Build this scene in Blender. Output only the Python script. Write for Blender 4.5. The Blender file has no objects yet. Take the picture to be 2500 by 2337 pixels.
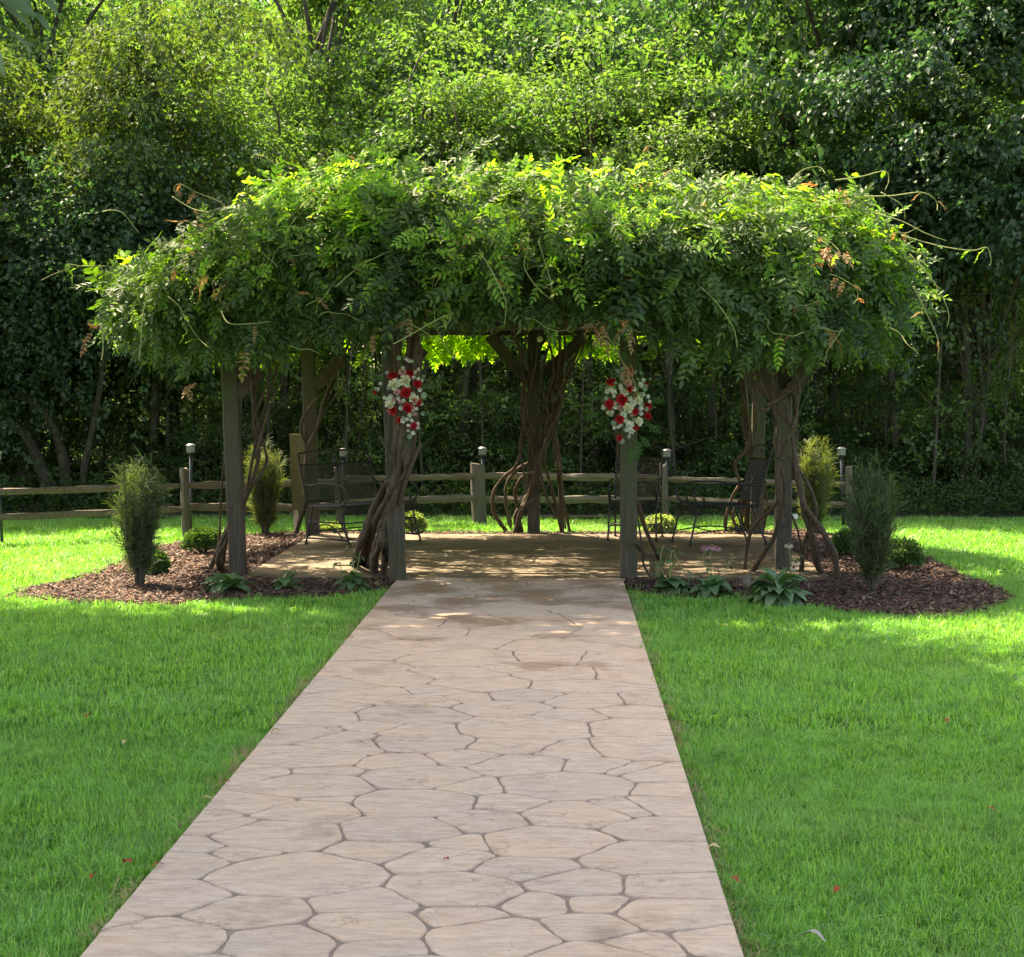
import bpy, math, random
import numpy as np
from mathutils import Vector, Matrix, Euler
R = math.radians
# ------------------------------------------------------------------ camera
H = 1.75
F = 4600.0
cam_d = bpy.data.cameras.new("camera"); cam = bpy.data.objects.new("camera", cam_d)
bpy.context.scene.collection.objects.link(cam)
cam_d.sensor_width = 36; cam_d.lens = 36 * F / 2500; cam_d.clip_end = 600; cam_d.clip_start = .1
cam.location = (0, 0, H); cam.rotation_euler = (R(90 - 2.856), 0, R(1.482))
scene = bpy.context.scene; scene.camera = cam
C = scene.collection
# ------------------------------------------------------------------ sky, sun, exposure
SUN_AZ = Vector((-0.62, 0.78)).normalized()      # towards the sun
SUN_EL = 56
world = bpy.data.worlds.new("World"); scene.world = world; world.use_nodes = True
wn = world.node_tree.nodes; wl = world.node_tree.links
sky = wn.new('ShaderNodeTexSky'); sky.sky_type = 'NISHITA'; sky.sun_disc = False
sky.sun_elevation = R(SUN_EL); sky.sun_rotation = math.atan2(SUN_AZ.x, SUN_AZ.y)
sky.air_density = 1.0; sky.dust_density = 3.0; sky.ozone_density = 1.0
wl.new(sky.outputs[0], wn['Background'].inputs[0]); wn['Background'].inputs[1].default_value = 0.125
sd = bpy.data.lights.new("sun", 'SUN'); sd.energy = 4.4; sd.angle = R(0.53); sd.color = (1, .93, .80)
sun = bpy.data.objects.new("sun", sd); C.objects.link(sun)
sv = Vector((SUN_AZ.x * math.cos(R(SUN_EL)), SUN_AZ.y * math.cos(R(SUN_EL)), math.sin(R(SUN_EL))))
sun.rotation_euler = sv.to_track_quat('Z', 'Y').to_euler(); sun.location = (-20, 20, 30)
scene.view_settings.view_transform = 'Standard'; scene.view_settings.look = 'None'
scene.view_settings.gamma = 1; scene.view_settings.use_curve_mapping = False
scene.view_settings.exposure = 2.42
scene.view_settings.use_white_balance = True; scene.view_settings.white_balance_temperature = 8700; scene.view_settings.white_balance_tint = 12
scene.render.engine = 'CYCLES'
cy = scene.cycles
cy.max_bounces = 7; cy.diffuse_bounces = 4; cy.transmission_bounces = 5; cy.transparent_max_bounces = 8; cy.glossy_bounces = 2
cy.sample_clamp_indirect = 6; cy.use_denoising = True
# ------------------------------------------------------------------ helpers: places
RM = Euler(cam.rotation_euler).to_matrix()
def ray(px, py):
    return RM @ Vector(((px - 1250) / F, -(py - 1168.5) / F, -1))
def P(px, py, Y):
    d = ray(px, py); t = Y / d.y; return Vector((0, 0, H)) + d * t
def G(px, py, z=0.0):
    d = ray(px, py); t = (z - H) / d.z; return Vector((0, 0, H)) + d * t
rng = np.random.default_rng(7); rnd = random.Random(11)
# ------------------------------------------------------------------ helpers: materials
def mat(name):
    m = bpy.data.materials.new(name); m.use_nodes = True; nt = m.node_tree
    b = nt.nodes['Principled BSDF']; return m, nt, b
def lk(nt, a, b): nt.links.new(a, b)
def noise(nt, scale, detail=4, rough=.6, coord=None, vec_scale=None, dist=0):
    n = nt.nodes.new('ShaderNodeTexNoise'); n.inputs['Scale'].default_value = scale
    n.inputs['Detail'].default_value = detail; n.inputs['Roughness'].default_value = rough
    n.inputs['Distortion'].default_value = dist
    if coord is None:
        g = nt.nodes.new('ShaderNodeNewGeometry'); coord = g.outputs['Position']
    if vec_scale:
        mp = nt.nodes.new('ShaderNodeMapping'); mp.inputs['Scale'].default_value = vec_scale
        lk(nt, coord, mp.inputs[0]); coord = mp.outputs[0]
    lk(nt, coord, n.inputs['Vector']); return n.outputs[0]
def ramp(nt, fac, stops):
    r = nt.nodes.new('ShaderNodeValToRGB'); lk(nt, fac, r.inputs[0])
    e = r.color_ramp.elements
    while len(e) < len(stops): e.new(.5)
    for el, (p, c) in zip(e, stops): el.position = p; el.color = (*c, 1) if len(c) == 3 else c
    return r.outputs[0]
def mix(nt, fac, a, b, mode='MIX'):
    m = nt.nodes.new('ShaderNodeMix'); m.data_type = 'RGBA'; m.blend_type = mode
    for s, v in ((m.inputs[0], fac), (m.inputs[6], a), (m.inputs[7], b)):
        if hasattr(v, 'is_linked'): lk(nt, v, s)
        elif isinstance(v, tuple): s.default_value = (*v, 1)
        else: s.default_value = v
    return m.outputs[2]
def bump(nt, h, strength, dist, b):
    n = nt.nodes.new('ShaderNodeBump'); n.inputs['Strength'].default_value = strength
    n.inputs['Distance'].default_value = dist; lk(nt, h, n.inputs['Height']); lk(nt, n.outputs[0], b.inputs['Normal'])
def leafmat(name, stops, clump=None, trans=.4, tcol=None, gloss=.02, nscale=.9, rough=.55):
    """leaf blade: diffuse + translucent + a little gloss; colour varies leaf by leaf and clump by clump"""
    m = bpy.data.materials.new(name); m.use_nodes = True; nt = m.node_tree; nt.nodes.clear()
    out = nt.nodes.new('ShaderNodeOutputMaterial'); g = nt.nodes.new('ShaderNodeNewGeometry')
    col = ramp(nt, g.outputs['Random Per Island'], stops)
    if clump:
        f = ramp(nt, noise(nt, nscale, 3), [(.35, (0, 0, 0)), (.65, (1, 1, 1))])
        col = mix(nt, f, col, mix(nt, .55, col, clump))
    d = nt.nodes.new('ShaderNodeBsdfDiffuse'); t = nt.nodes.new('ShaderNodeBsdfTranslucent')
    gl = nt.nodes.new('ShaderNodeBsdfGlossy'); gl.inputs['Roughness'].default_value = rough
    gl.inputs['Color'].default_value = (.8, .85, .9, 1)
    lk(nt, col, d.inputs[0]); lk(nt, mix(nt, 1.0, col, tcol or (1.35, 1.45, .55), 'MULTIPLY'), t.inputs[0])
    m1 = nt.nodes.new('ShaderNodeMixShader'); m1.inputs[0].default_value = trans
    lk(nt, d.outputs[0], m1.inputs[1]); lk(nt, t.outputs[0], m1.inputs[2])
    m2 = nt.nodes.new('ShaderNodeMixShader'); m2.inputs[0].default_value = gloss
    lk(nt, m1.outputs[0], m2.inputs[1]); lk(nt, gl.outputs[0], m2.inputs[2]); lk(nt, m2.outputs[0], out.inputs[0])
    return m
M = {}
M['wisteria'] = leafmat('wisteria_leaf', [(0, (.014, .040, .012)), (.5, (.028, .072, .018)), (.85, (.055, .12, .024)), (1, (.10, .16, .035))], (.09, .165, .024), .42, (1.5, 1.7, .5), nscale=1.1, gloss=.03)
M['wisteria_young_lit'] = leafmat('wisteria_young_lit_leaf', [(0, (.11, .28, .035)), (.7, (.21, .42, .055)), (1, (.36, .43, .11))], None, .56, (1.35, 1.5, .5))  # young leaf tone, brightened to carry the sunlight on the canopy
M['bronze'] = leafmat('bronze_leaf', [(0, (.22, .12, .055)), (.6, (.28, .18, .085)), (1, (.28, .25, .12))], None, .45, (1.4, 1.0, .7))
M['tree_olive'] = leafmat('olive_tree_leaf', [(0, (.028, .066, .022)), (.6, (.052, .105, .03)), (1, (.10, .135, .035))], (.095, .135, .034), .44, nscale=.5)
M['tree_maple'] = leafmat('maple_leaf', [(0, (.022, .068, .026)), (.6, (.042, .11, .038)), (1, (.10, .165, .05))], (.08, .14, .042), .46, (1.15, 1.45, .6), nscale=.5, gloss=.03)
M['tree_light'] = leafmat('light_tree_leaf', [(0, (.036, .095, .030)), (.6, (.068, .15, .042)), (1, (.15, .22, .055))], (.14, .20, .05), .54, (1.15, 1.45, .6), nscale=.5, gloss=.03)
M['tree_dark'] = leafmat('dark_tree_leaf', [(0, (.016, .050, .024)), (.6, (.030, .082, .036)), (1, (.065, .125, .05))], (.045, .095, .04), .42, (1.1, 1.4, .7), nscale=.5, gloss=.04)
M['under'] = leafmat('undergrowth_leaf', [(0, (.025, .06, .02)), (.7, (.045, .095, .028)), (1, (.10, .155, .04))], (.06, .11, .03), .42, gloss=.02)
M['shrub_dark'] = leafmat('fine_shrub_leaf', [(0, (.04, .075, .035)), (1, (.10, .14, .07))], None, .35)
M['box'] = leafmat('boxwood_leaf', [(0, (.03, .08, .02)), (.8, (.07, .15, .04)), (1, (.16, .24, .09))], None, .3)
M['box_pale'] = leafmat('variegated_leaf', [(0, (.10, .20, .05)), (.5, (.22, .32, .12)), (1, (.45, .48, .25))], None, .35)
M['hosta'] = leafmat('broad_leaf', [(0, (.04, .12, .035)), (1, (.08, .19, .05))], None, .3, gloss=.1)
M['big_leaf'] = leafmat('overhanging_leaf', [(0, (.03, .075, .012)), (1, (.06, .115, .02))], None, .45, gloss=.08)
M['euc'] = leafmat('eucalyptus_leaf', [(0, (.14, .22, .15)), (1, (.24, .32, .24))], None, .2)
M['fern'] = leafmat('fern_leaf', [(0, (.04, .11, .03)), (1, (.06, .15, .04))], None, .3)
def petal(name, c): return leafmat(name, [(0, tuple(x * .85 for x in c)), (1, c)], None, .25, (1.05, 1.05, 1.05), .03)
M['red'] = petal('red_petal', (.52, .008, .018)); M['cream'] = petal('cream_petal', (.80, .80, .58))
M['white'] = petal('white_petal', (.82, .84, .76)); M['pink'] = petal('pink_petal', (.68, .40, .38)); M['coneflower'] = petal('pink_ray_petal', (.60, .28, .42))
def grassmat():
    m = leafmat('grass_blade', [(0, (.03, .13, .018)), (.35, (.105, .33, .036)), (.7, (.20, .48, .055)), (.92, (.32, .54, .13)), (1, (.34, .38, .20))], (.19, .45, .12), .45, (1.1, 1.25, .55), .035, 1.1, .5)
    nt = m.node_tree; dn = [q for q in nt.nodes if q.type == 'BSDF_DIFFUSE'][0]; tn = [q for q in nt.nodes if q.type == 'BSDF_TRANSLUCENT'][0]
    patch = ramp(nt, noise(nt, 2.6, 5, .65, None, None, .4), [(.32, (.70, .72, .74)), (.5, (1, 1, 1)), (.68, (1.0, 1.0, 1.0))]); pale = ramp(nt, noise(nt, .75, 4, .6), [(.5, (0, 0, 0)), (.66, (.55, .55, .55))])
    for nd in (dn, tn):
        src = nd.inputs[0].links[0].from_socket; c1 = mix(nt, 1.0, src, patch, 'MULTIPLY'); lk(nt, mix(nt, pale, c1, mix(nt, .5, c1, (.30, .47, .14))), nd.inputs[0])
    return m
M['grass'] = grassmat()
M['straw'] = leafmat('straw_blade', [(0, (.30, .24, .11)), (1, (.48, .40, .22))], None, .3, (1.1, 1, .8))
def barkmat(name, c1, c2, moss=None, vs=(9, 9, 1.2)):
    m, nt, b = mat(name)
    tc = nt.nodes.new('ShaderNodeTexCoord').outputs['Object']
    n = noise(nt, 3, 8, .7, tc, vs)
    col = ramp(nt, n, [(.3, c1), (.7, c2)])
    if moss:
        f = ramp(nt, noise(nt, 1.6, 5, .65, tc, (1, 1, .6)), [(.42, (0, 0, 0)), (.62, (1, 1, 1))]); col = mix(nt, f, col, moss)
    lk(nt, col, b.inputs['Base Color']); b.inputs['Roughness'].default_value = .9
    bump(nt, n, .7, .012, b); return m
M['bark'] = barkmat('tree_bark', (.03, .024, .018), (.10, .085, .065))
M['bark_pale'] = barkmat('pale_tree_bark', (.06, .05, .04), (.17, .15, .12))
M['vine'] = barkmat('vine_bark', (.022, .014, .010), (.115, .082, .055), vs=(14, 14, 3))
M['tendril'] = barkmat('green_tendril', (.16, .22, .07), (.30, .30, .13))
M['post'] = barkmat('timber_post', (.024, .019, .014), (.115, .095, .075), (.05, .06, .026), (22, 22, 1.0))
M['beam'] = barkmat('dark_timber', (.03, .024, .018), (.08, .062, .045), None, (4, 22, 22))
M['rail'] = barkmat('split_rail_wood', (.03, .021, .016), (.20, .15, .12), (.14, .12, .105), (2.5, 24, 24))
M['fpost'] = barkmat('fence_post_wood', (.035, .028, .022), (.18, .155, .135), (.11, .10, .088), (26, 26, 2.0))
M['mossboard'] = barkmat('mossy_board', (.08, .065, .03), (.20, .17, .09), (.13, .14, .045), (20, 20, 1.2))
def simple(name, c, rough=.6, metal=0, nz=.0):
    m, nt, b = mat(name); b.inputs['Roughness'].default_value = rough; b.inputs['Metallic'].default_value = metal
    if nz:
        n = noise(nt, 14, 5); lk(nt, ramp(nt, n, [(.3, tuple(x * (1 - nz) for x in c)), (.7, tuple(min(1, x * (1 + nz)) for x in c))]), b.inputs['Base Color'])
    else: b.inputs['Base Color'].default_value = (*c, 1)
    return m
M['iron'] = simple('black_iron', (.012, .012, .014), .5, .2, .3)
M['lamp_metal'] = simple('brushed_lamp_metal', (.20, .21, .23), .35, .8, .15)
M['lamp_glass'] = simple('frosted_lamp_glass', (.28, .31, .31), .25)
M['pole'] = simple('dark_pole', (.035, .045, .06), .5, .4, .2)
M['stake'] = simple('pale_stake', (.5, .47, .4), .7, 0, .2)
M['plastic'] = simple('white_plastic', (.75, .75, .72), .5)
M['driftwood'] = simple('grey_driftwood', (.13, .11, .09), .9, 0, .4)
M['glass'] = simple('bulb_glass', (.6, .55, .4), .1)
M['cable'] = simple('cable', (.03, .03, .03), .6)
M['leaf_red'] = leafmat('dry_red_leaf', [(0, (.28, .05, .02)), (1, (.34, .09, .04))], None, .2, (1, 1, 1))
M['leaf_tan'] = leafmat('dry_tan_leaf', [(0, (.5, .38, .18)), (1, (.55, .45, .25))], None, .2, (1, 1, 1))
M['leaf_grey'] = leafmat('dry_grey_leaf', [(0, (.28, .28, .24)), (1, (.32, .32, .28))], None, .1, (1, 1, 1))
def stonemat(name, a, b_, c, wet=False):
    m, nt, b = mat(name)
    oi = nt.nodes.new('ShaderNodeObjectInfo')
    big = noise(nt, 2.3, 6, .65); fine = noise(nt, 9, 8, .7, None, (1, 2.2, 1)); streak = noise(nt, 22, 6, .7, None, (.7, 2.5, 1), 1.2)
    col = ramp(nt, fine, [(.28, a), (.5, b_), (.72, c)])
    warm = ramp(nt, big, [(.42, (0, 0, 0)), (.7, (1, 1, 1))])
    col = mix(nt, warm, col, mix(nt, .5, col, (c[0] * 1.02, c[1] * .86, c[2] * .70)))
    tint = ramp(nt, oi.outputs['Random'], [(0, (.90, .90, .91)), (.5, (1, .985, .97)), (1, (1.0, .96, .93))])
    col = mix(nt, 1.0, col, tint, 'MULTIPLY')
    vein = ramp(nt, noise(nt, 15, 5, .62, None, (.45, 3.2, 1), 2.2), [(.36, (.80, .78, .76)), (.46, (1, 1, 1)), (.60, (1, 1, 1)), (.68, (.90, .89, .88))]); col = mix(nt, 1.0, col, vein, 'MULTIPLY')
    vc = nt.nodes.new('ShaderNodeTexVoronoi'); vc.feature = 'DISTANCE_TO_EDGE'; vc.inputs['Scale'].default_value = 2.1; wv = nt.nodes.new('ShaderNodeMapping'); g3 = nt.nodes.new('ShaderNodeNewGeometry')
    va = nt.nodes.new('ShaderNodeVectorMath'); va.operation = 'MULTIPLY_ADD'; n3 = nt.nodes.new('ShaderNodeTexNoise'); n3.inputs['Scale'].default_value = 6; n3.inputs['Detail'].default_value = 6; lk(nt, g3.outputs['Position'], n3.inputs['Vector']); lk(nt, n3.outputs['Color'], va.inputs[0]); va.inputs[1].default_value = (.5, .5, .5); lk(nt, g3.outputs['Position'], va.inputs[2]); lk(nt, va.outputs[0], vc.inputs['Vector'])
    hair = ramp(nt, vc.outputs['Distance'], [(0, (.66, .63, .6)), (.012, (.85, .84, .83)), (.02, (1, 1, 1))]); hm = ramp(nt, noise(nt, 3.3, 2), [(.5, (0, 0, 0)), (.6, (1, 1, 1))]); col = mix(nt, hm, col, mix(nt, 1.0, col, hair, 'MULTIPLY'))
    spots = ramp(nt, noise(nt, 60, 3, .6), [(.30, (.72, .70, .68)), (.42, (1, 1, 1))]); col = mix(nt, .6, col, spots, 'MULTIPLY')
    # brown patches, thicker towards the arbour end of the walk
    g = nt.nodes.new('ShaderNodeNewGeometry'); sx = nt.nodes.new('ShaderNodeSeparateXYZ'); lk(nt, g.outputs['Position'], sx.inputs[0])
    mr = nt.nodes.new('ShaderNodeMapRange'); lk(nt, sx.outputs['Y'], mr.inputs[0]); mr.inputs[1].default_value = 10.0; mr.inputs[2].default_value = 15.2
    st = noise(nt, 1.7, 7, .62, None, (1, .8, 1), .4)
    ad = nt.nodes.new('ShaderNodeMath'); ad.operation = 'MULTIPLY_ADD'; lk(nt, mr.outputs[0], ad.inputs[0]); ad.inputs[1].default_value = .15; lk(nt, st, ad.inputs[2])
    sf = ramp(nt, ad.outputs[0], [(.60, (0, 0, 0)), (.70, (.75, .75, .75)), (.85, (1, 1, 1))])
    if wet: sf = ramp(nt, st, [(.3, (.35, .35, .35)), (.6, (1, 1, 1))])
    col = mix(nt, sf, col, mix(nt, 1.0, col, (.52, .42, .32), 'MULTIPLY'))
    lk(nt, col, b.inputs['Base Color'])
    rr = ramp(nt, sf, [(0, (.85, .85, .85)), (1, (.5, .5, .5))]); lk(nt, rr, b.inputs['Roughness'])
    ns = nt.nodes.new('ShaderNodeMath'); ns.operation = 'ADD'; lk(nt, streak, ns.inputs[0]); lk(nt, big, ns.inputs[1])
    bump(nt, ns.outputs[0], .9, .012, b); return m
M['stone'] = stonemat('stamped_stone', (.40, .305, .235), (.55, .435, .345), (.68, .555, .45))
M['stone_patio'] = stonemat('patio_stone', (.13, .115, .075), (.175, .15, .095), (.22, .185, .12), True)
M['joint'] = simple('joint_mortar', (.225, .165, .13), .95, 0, .35)
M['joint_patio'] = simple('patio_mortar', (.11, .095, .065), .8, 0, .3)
def groundmat(name, s1, s2, s3, sc=3):
    m, nt, b = mat(name); n = noise(nt, sc, 8, .7)
    lk(nt, ramp(nt, n, [(.3, s1), (.5, s2), (.7, s3)]), b.inputs['Base Color']); b.inputs['Roughness'].default_value = .95
    bump(nt, noise(nt, 30, 5), .6, .03, b); return m
M['lawn'] = groundmat('lawn_soil', (.03, .06, .015), (.06, .13, .02), (.08, .17, .03))
M['soil'] = groundmat('mulch_soil', (.022, .013, .009), (.05, .03, .02), (.09, .055, .038), 12)
M['litter'] = groundmat('forest_litter', (.02, .018, .01), (.03, .04, .014), (.035, .06, .018), 2)
m, nt, b = mat('bark_chip'); g = nt.nodes.new('ShaderNodeNewGeometry')
lk(nt, ramp(nt, g.outputs['Random Per Island'], [(0, (.010, .006, .005)), (.4, (.045, .023, .016)), (.62, (.12, .045, .028)), (.85, (.13, .078, .054)), (1, (.22, .17, .13))]), b.inputs['Base Color']); b.inputs['Roughness'].default_value = .85
M['chip'] = m
# ------------------------------------------------------------------ helpers: meshes and objects
def mesh_np(name, V, Fs, material=None, smooth=False):
    """V (n,3); Fs array (m,k) all faces with k corners"""
    me = bpy.data.meshes.new(name); V = np.asarray(V, np.float32); Fs = np.asarray(Fs, np.int32)
    me.vertices.add(len(V)); me.vertices.foreach_set('co', V.ravel())
    k = Fs.shape[1]; me.loops.add(Fs.size); me.loops.foreach_set('vertex_index', Fs.ravel())
    me.polygons.add(len(Fs)); me.polygons.foreach_set('loop_start', np.arange(len(Fs), dtype=np.int32) * k)
    me.polygons.foreach_set('loop_total', np.full(len(Fs), k, np.int32))
    if smooth: me.polygons.foreach_set('use_smooth', np.ones(len(Fs), bool))
    me.update(calc_edges=True)
    if material: me.materials.append(material)
    return me
class MB:
    def __init__(s): s.v = []; s.f = []
    def add(s, v, f):
        n = len(s.v); s.v += [tuple(x) for x in v]; s.f += [tuple(i + n for i in q) for q in f]; return s
    def box(s, c, sx, sy, sz, rot=None, jit=0, taper=1):
        c = Vector(c); vs = []
        for z in (-.5, .5):
            k = taper if z > 0 else 1
            for x, y in ((-.5, -.5), (.5, -.5), (.5, .5), (-.5, .5)):
                p = Vector((x * sx * k + rnd.uniform(-jit, jit), y * sy * k + rnd.uniform(-jit, jit), z * sz + rnd.uniform(-jit, jit)))
                if rot: p = rot @ p
                vs.append(c + p)
        return s.add(vs, [(0, 3, 2, 1), (4, 5, 6, 7), (0, 1, 5, 4), (1, 2, 6, 5), (2, 3, 7, 6), (3, 0, 4, 7)])
    def tube(s, pts, rad, sides=6, closed=False, sub=1, wob=0):
        pts = [Vector(p) for p in pts]; n = len(pts)
        rad = [rad] * n if isinstance(rad, (int, float)) else list(rad)
        if sub > 1:
            q = []; r2 = []
            for i in range(n - 1):
                p0 = pts[max(i - 1, 0)]; p1 = pts[i]; p2 = pts[i + 1]; p3 = pts[min(i + 2, n - 1)]
                for j in range(sub):
                    t = j / sub
                    q.append(.5 * ((2 * p1) + (p2 - p0) * t + (2 * p0 - 5 * p1 + 4 * p2 - p3) * t * t + (3 * p1 - p0 - 3 * p2 + p3) * t ** 3))
                    r2.append((rad[i] * (1 - t) + rad[i + 1] * t) * (1 + rnd.uniform(-wob, wob)))
            q.append(pts[-1]); r2.append(rad[-1]); pts = q; rad = r2; n = len(pts)
        up = Vector((0.13, .21, 1)).normalized(); vs = []
        for i in range(n):
            d = (pts[(i + 1) % n if closed else min(i + 1, n - 1)] - pts[i - 1 if (i or closed) else 0])
            d = d.normalized() if d.length > 1e-9 else Vector((0, 0, 1))
            a = d.cross(up)
            if a.length < .15: a = d.cross(Vector((1, .1, 0)))
            a.normalize(); up = a.cross(d).normalized()
            for k in range(sides):
                t = 2 * math.pi * k / sides; vs.append(pts[i] + (a * math.cos(t) + up * math.sin(t)) * rad[i] * (1 + wob * 1.3 * math.sin(3.1 * k + i * .55) * math.cos(k * 1.7 + i * .21)))
        fs = []
        for i in range(n if closed else n - 1):
            for k in range(sides):
                j = (i + 1) % n
                fs.append((i * sides + k, i * sides + (k + 1) % sides, j * sides + (k + 1) % sides, j * sides + k))
        if not closed: fs.append(tuple(range(sides))[::-1]); fs.append(tuple((n - 1) * sides + k for k in range(sides)))
        return s.add(vs, fs)
    def lathe(s, prof, c=(0, 0, 0), sides=14, axis=None):
        c = Vector(c); vs = []
        for r, z in prof:
            for k in range(sides):
                t = 2 * math.pi * k / sides; vs.append(c + Vector((r * math.cos(t), r * math.sin(t), z)))
        fs = [(i * sides + k, i * sides + (k + 1) % sides, (i + 1) * sides + (k + 1) % sides, (i + 1) * sides + k) for i in range(len(prof) - 1) for k in range(sides)]
        fs.append(tuple(range(sides))[::-1]); fs.append(tuple((len(prof) - 1) * sides + k for k in range(sides)))
        return s.add(vs, fs)
    def mesh(s, name, m, smooth=False):
        me = bpy.data.meshes.new(name); me.from_pydata(s.v, [], s.f); me.materials.append(m)
        if smooth: me.polygons.foreach_set('use_smooth', [True] * len(me.polygons))
        me.update(); return me
    def build(s, name, m, parent=None, smooth=False):
        return obj(name, s.mesh(name, m, smooth), parent)
def obj(name, me, parent=None, loc=None):
    o = bpy.data.objects.new(name, me); C.objects.link(o)
    if parent:
        o.parent = parent
        if loc is None: o.location = -parent.location if 'abs' in parent else (0, 0, 0)
    if loc is not None: o.location = loc
    return o
def tag(o, label=None, cat=None, group=None, kind=None):
    if label: o['label'] = label
    if cat: o['category'] = cat
    if group: o['group'] = group
    if kind: o['kind'] = kind
    return o
def thing(name, label, cat, loc=(0, 0, 0), group=None, rz=0):
    o = bpy.data.objects.new(name, None); C.objects.link(o); o.location = loc; o.rotation_euler = (0, 0, rz)
    return tag(o, label, cat, group)
class Rel:
    """shapes written in world coordinates, stored relative to the thing's base"""
    def __init__(s, root): s.r = root; s.o = root.location.copy()
    def __call__(s, mb, name, m, smooth=False, parent=None):
        mb.v = [tuple(Vector(v) - s.o) for v in mb.v]; return mb.build(name, m, parent or s.r, smooth)
def copytree(src, loc, rz=0, scale=None, label=None):
    r = src.copy(); C.objects.link(r); r.location = loc; r.rotation_euler = (0, 0, rz)
    if scale: r.scale = scale
    if label: r['label'] = label
    for ch in src.children:
        c = ch.copy(); C.objects.link(c); c.parent = r
        for g2 in ch.children:
            d = g2.copy(); C.objects.link(d); d.parent = c
    return r
def rotmats(d, rng, roll=.4, up=(0, 0, 1)):
    """frames with x along d, z as near up as the roll allows"""
    d = d / np.linalg.norm(d, axis=1, keepdims=True); u = np.tile(np.array(up, float), (len(d), 1)) if np.ndim(up) == 1 else up
    if np.ndim(up) == 2: u = up
    y = np.cross(u, d); nrm = np.linalg.norm(y, axis=1, keepdims=True); y = np.where(nrm < 1e-3, np.array([[0, 1., 0]]), y / np.maximum(nrm, 1e-6))
    z = np.cross(d, y); a = rng.normal(0, roll, len(d))[:, None]
    y2 = y * np.cos(a) + z * np.sin(a); z2 = -y * np.sin(a) + z * np.cos(a)
    return np.stack([d, y2, z2], 2)
def scatter(temps, pos, Rm, scale, rng):
    """temps: list of (V,F). returns joined V,F"""
    Vs = []; Fs = []; off = 0; which = rng.integers(0, len(temps), len(pos))
    for k, (tv, tf) in enumerate(temps):
        idx = np.where(which == k)[0]
        if not len(idx): continue
        v = np.einsum('nij,kj->nki', Rm[idx], tv) * scale[idx][:, None, None] + pos[idx][:, None, :]
        f = tf[None] + (np.arange(len(idx)) * len(tv))[:, None, None] + off
        Vs.append(v.reshape(-1, 3)); Fs.append(f.reshape(-1, tf.shape[1])); off += len(idx) * len(tv)
    return np.concatenate(Vs), np.concatenate(Fs)
def kite(L, W, fold=.25, curl=.15):
    return np.array([(0, 0, 0), (L * .45, W / 2, fold * W), (L, 0, -curl * L), (L * .45, -W / 2, fold * W)]), np.array([(0, 2, 1), (0, 3, 2)])
def spray(rng, n, L, W, length, droop=.25, spread=1.0):
    """a twig with n leaves"""
    V = []; Fc = []; lv, lf = kite(1, 1)
    for i in range(n):
        t = (i + .5) / n; s = 1 if i % 2 else -1
        base = np.array([t * length, rng.normal(0, .04) * length, -droop * t * t * length + rng.normal(0, .05) * length])
        if i % 3 == 2: base += rng.normal(0, .14 * length, 3)
        a = s * (R(60) - t * R(25)) * spread + rng.normal(0, .3); pit = rng.normal(-.35, .4); ro = rng.normal(0, .5)
        l = L * rng.uniform(.7, 1.2)
        v = lv * np.array([l, W * l / L, W * l / L]) if False else np.stack([lv[:, 0] * l, lv[:, 1] * W * l / L, lv[:, 2] * W * l / L], 1)
        E = np.array(Euler((ro, -pit, a)).to_matrix()); V.append(v @ E.T + base); Fc.append(lf + 4 * i)
    return np.concatenate(V), np.concatenate(Fc)
def inpoly(x, y, poly):
    x = np.asarray(x); y = np.asarray(y); ins = np.zeros(x.shape, bool); n = len(poly); j = n - 1
    for i in range(n):
        xi, yi = poly[i][:2]; xj, yj = poly[j][:2]
        c = ((yi > y) != (yj > y)) & (x < (xj - xi) * (y - yi) / (yj - yi + 1e-12) + xi); ins ^= c; j = i
    return ins
def snoise(x, y, s=0):
    return (np.sin(x * 1.7 + y * 1.1 + s) + np.sin(x * .9 - y * 2.3 + 2 * s) + np.sin(x * 3.9 + y * 3.1 + 5 * s) * .5 + np.sin(-x * 4.7 + y * 5.3 + s) * .4) / 2.9

# ================================================================== GROUND
PX0 = G(214, 2337).x; PX1 = G(1800, 2337).x
PX0 = (G(214, 2337).x + G(955, 1440).x) / 2; PX1 = (G(1811, 2337).x + G(1524, 1433).x) / 2
PY1 = G(1200, 1420).y; PY0 = 1.2                       # path end = patio front
SX0 = G(603, 1409).x; SX1 = G(1893, 1320).x; SY0 = PY1; SY1 = G(1300, 1311).y
def sheet(name, x0, y0, x1, y1, z, m, nx=1, ny=1, zf=None):
    xs = np.linspace(x0, x1, nx + 1); ys = np.linspace(y0, y1, ny + 1); X, Y = np.meshgrid(xs, ys)
    Z = np.full(X.shape, z) if zf is None else z + zf(X, Y)
    V = np.stack([X, Y, Z], -1).reshape(-1, 3); F_ = [(j * (nx + 1) + i, j * (nx + 1) + i + 1, (j + 1) * (nx + 1) + i + 1, (j + 1) * (nx + 1) + i) for j in range(ny) for i in range(nx)]
    return tag(obj(name, mesh_np(name, V, F_, m, True)), kind='structure')
sheet('lawn_ground', -300, -60, 300, 500, -.03, M['lawn'], 2, 2)
sheet('forest_floor', -60, 24.3, 60, 130, -.02, M['litter'], 60, 60, lambda X, Y: .04 * np.clip(snoise(X, Y) + 1, 0, 2) + np.clip(Y - 26, 0, 200) * .035)
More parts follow.
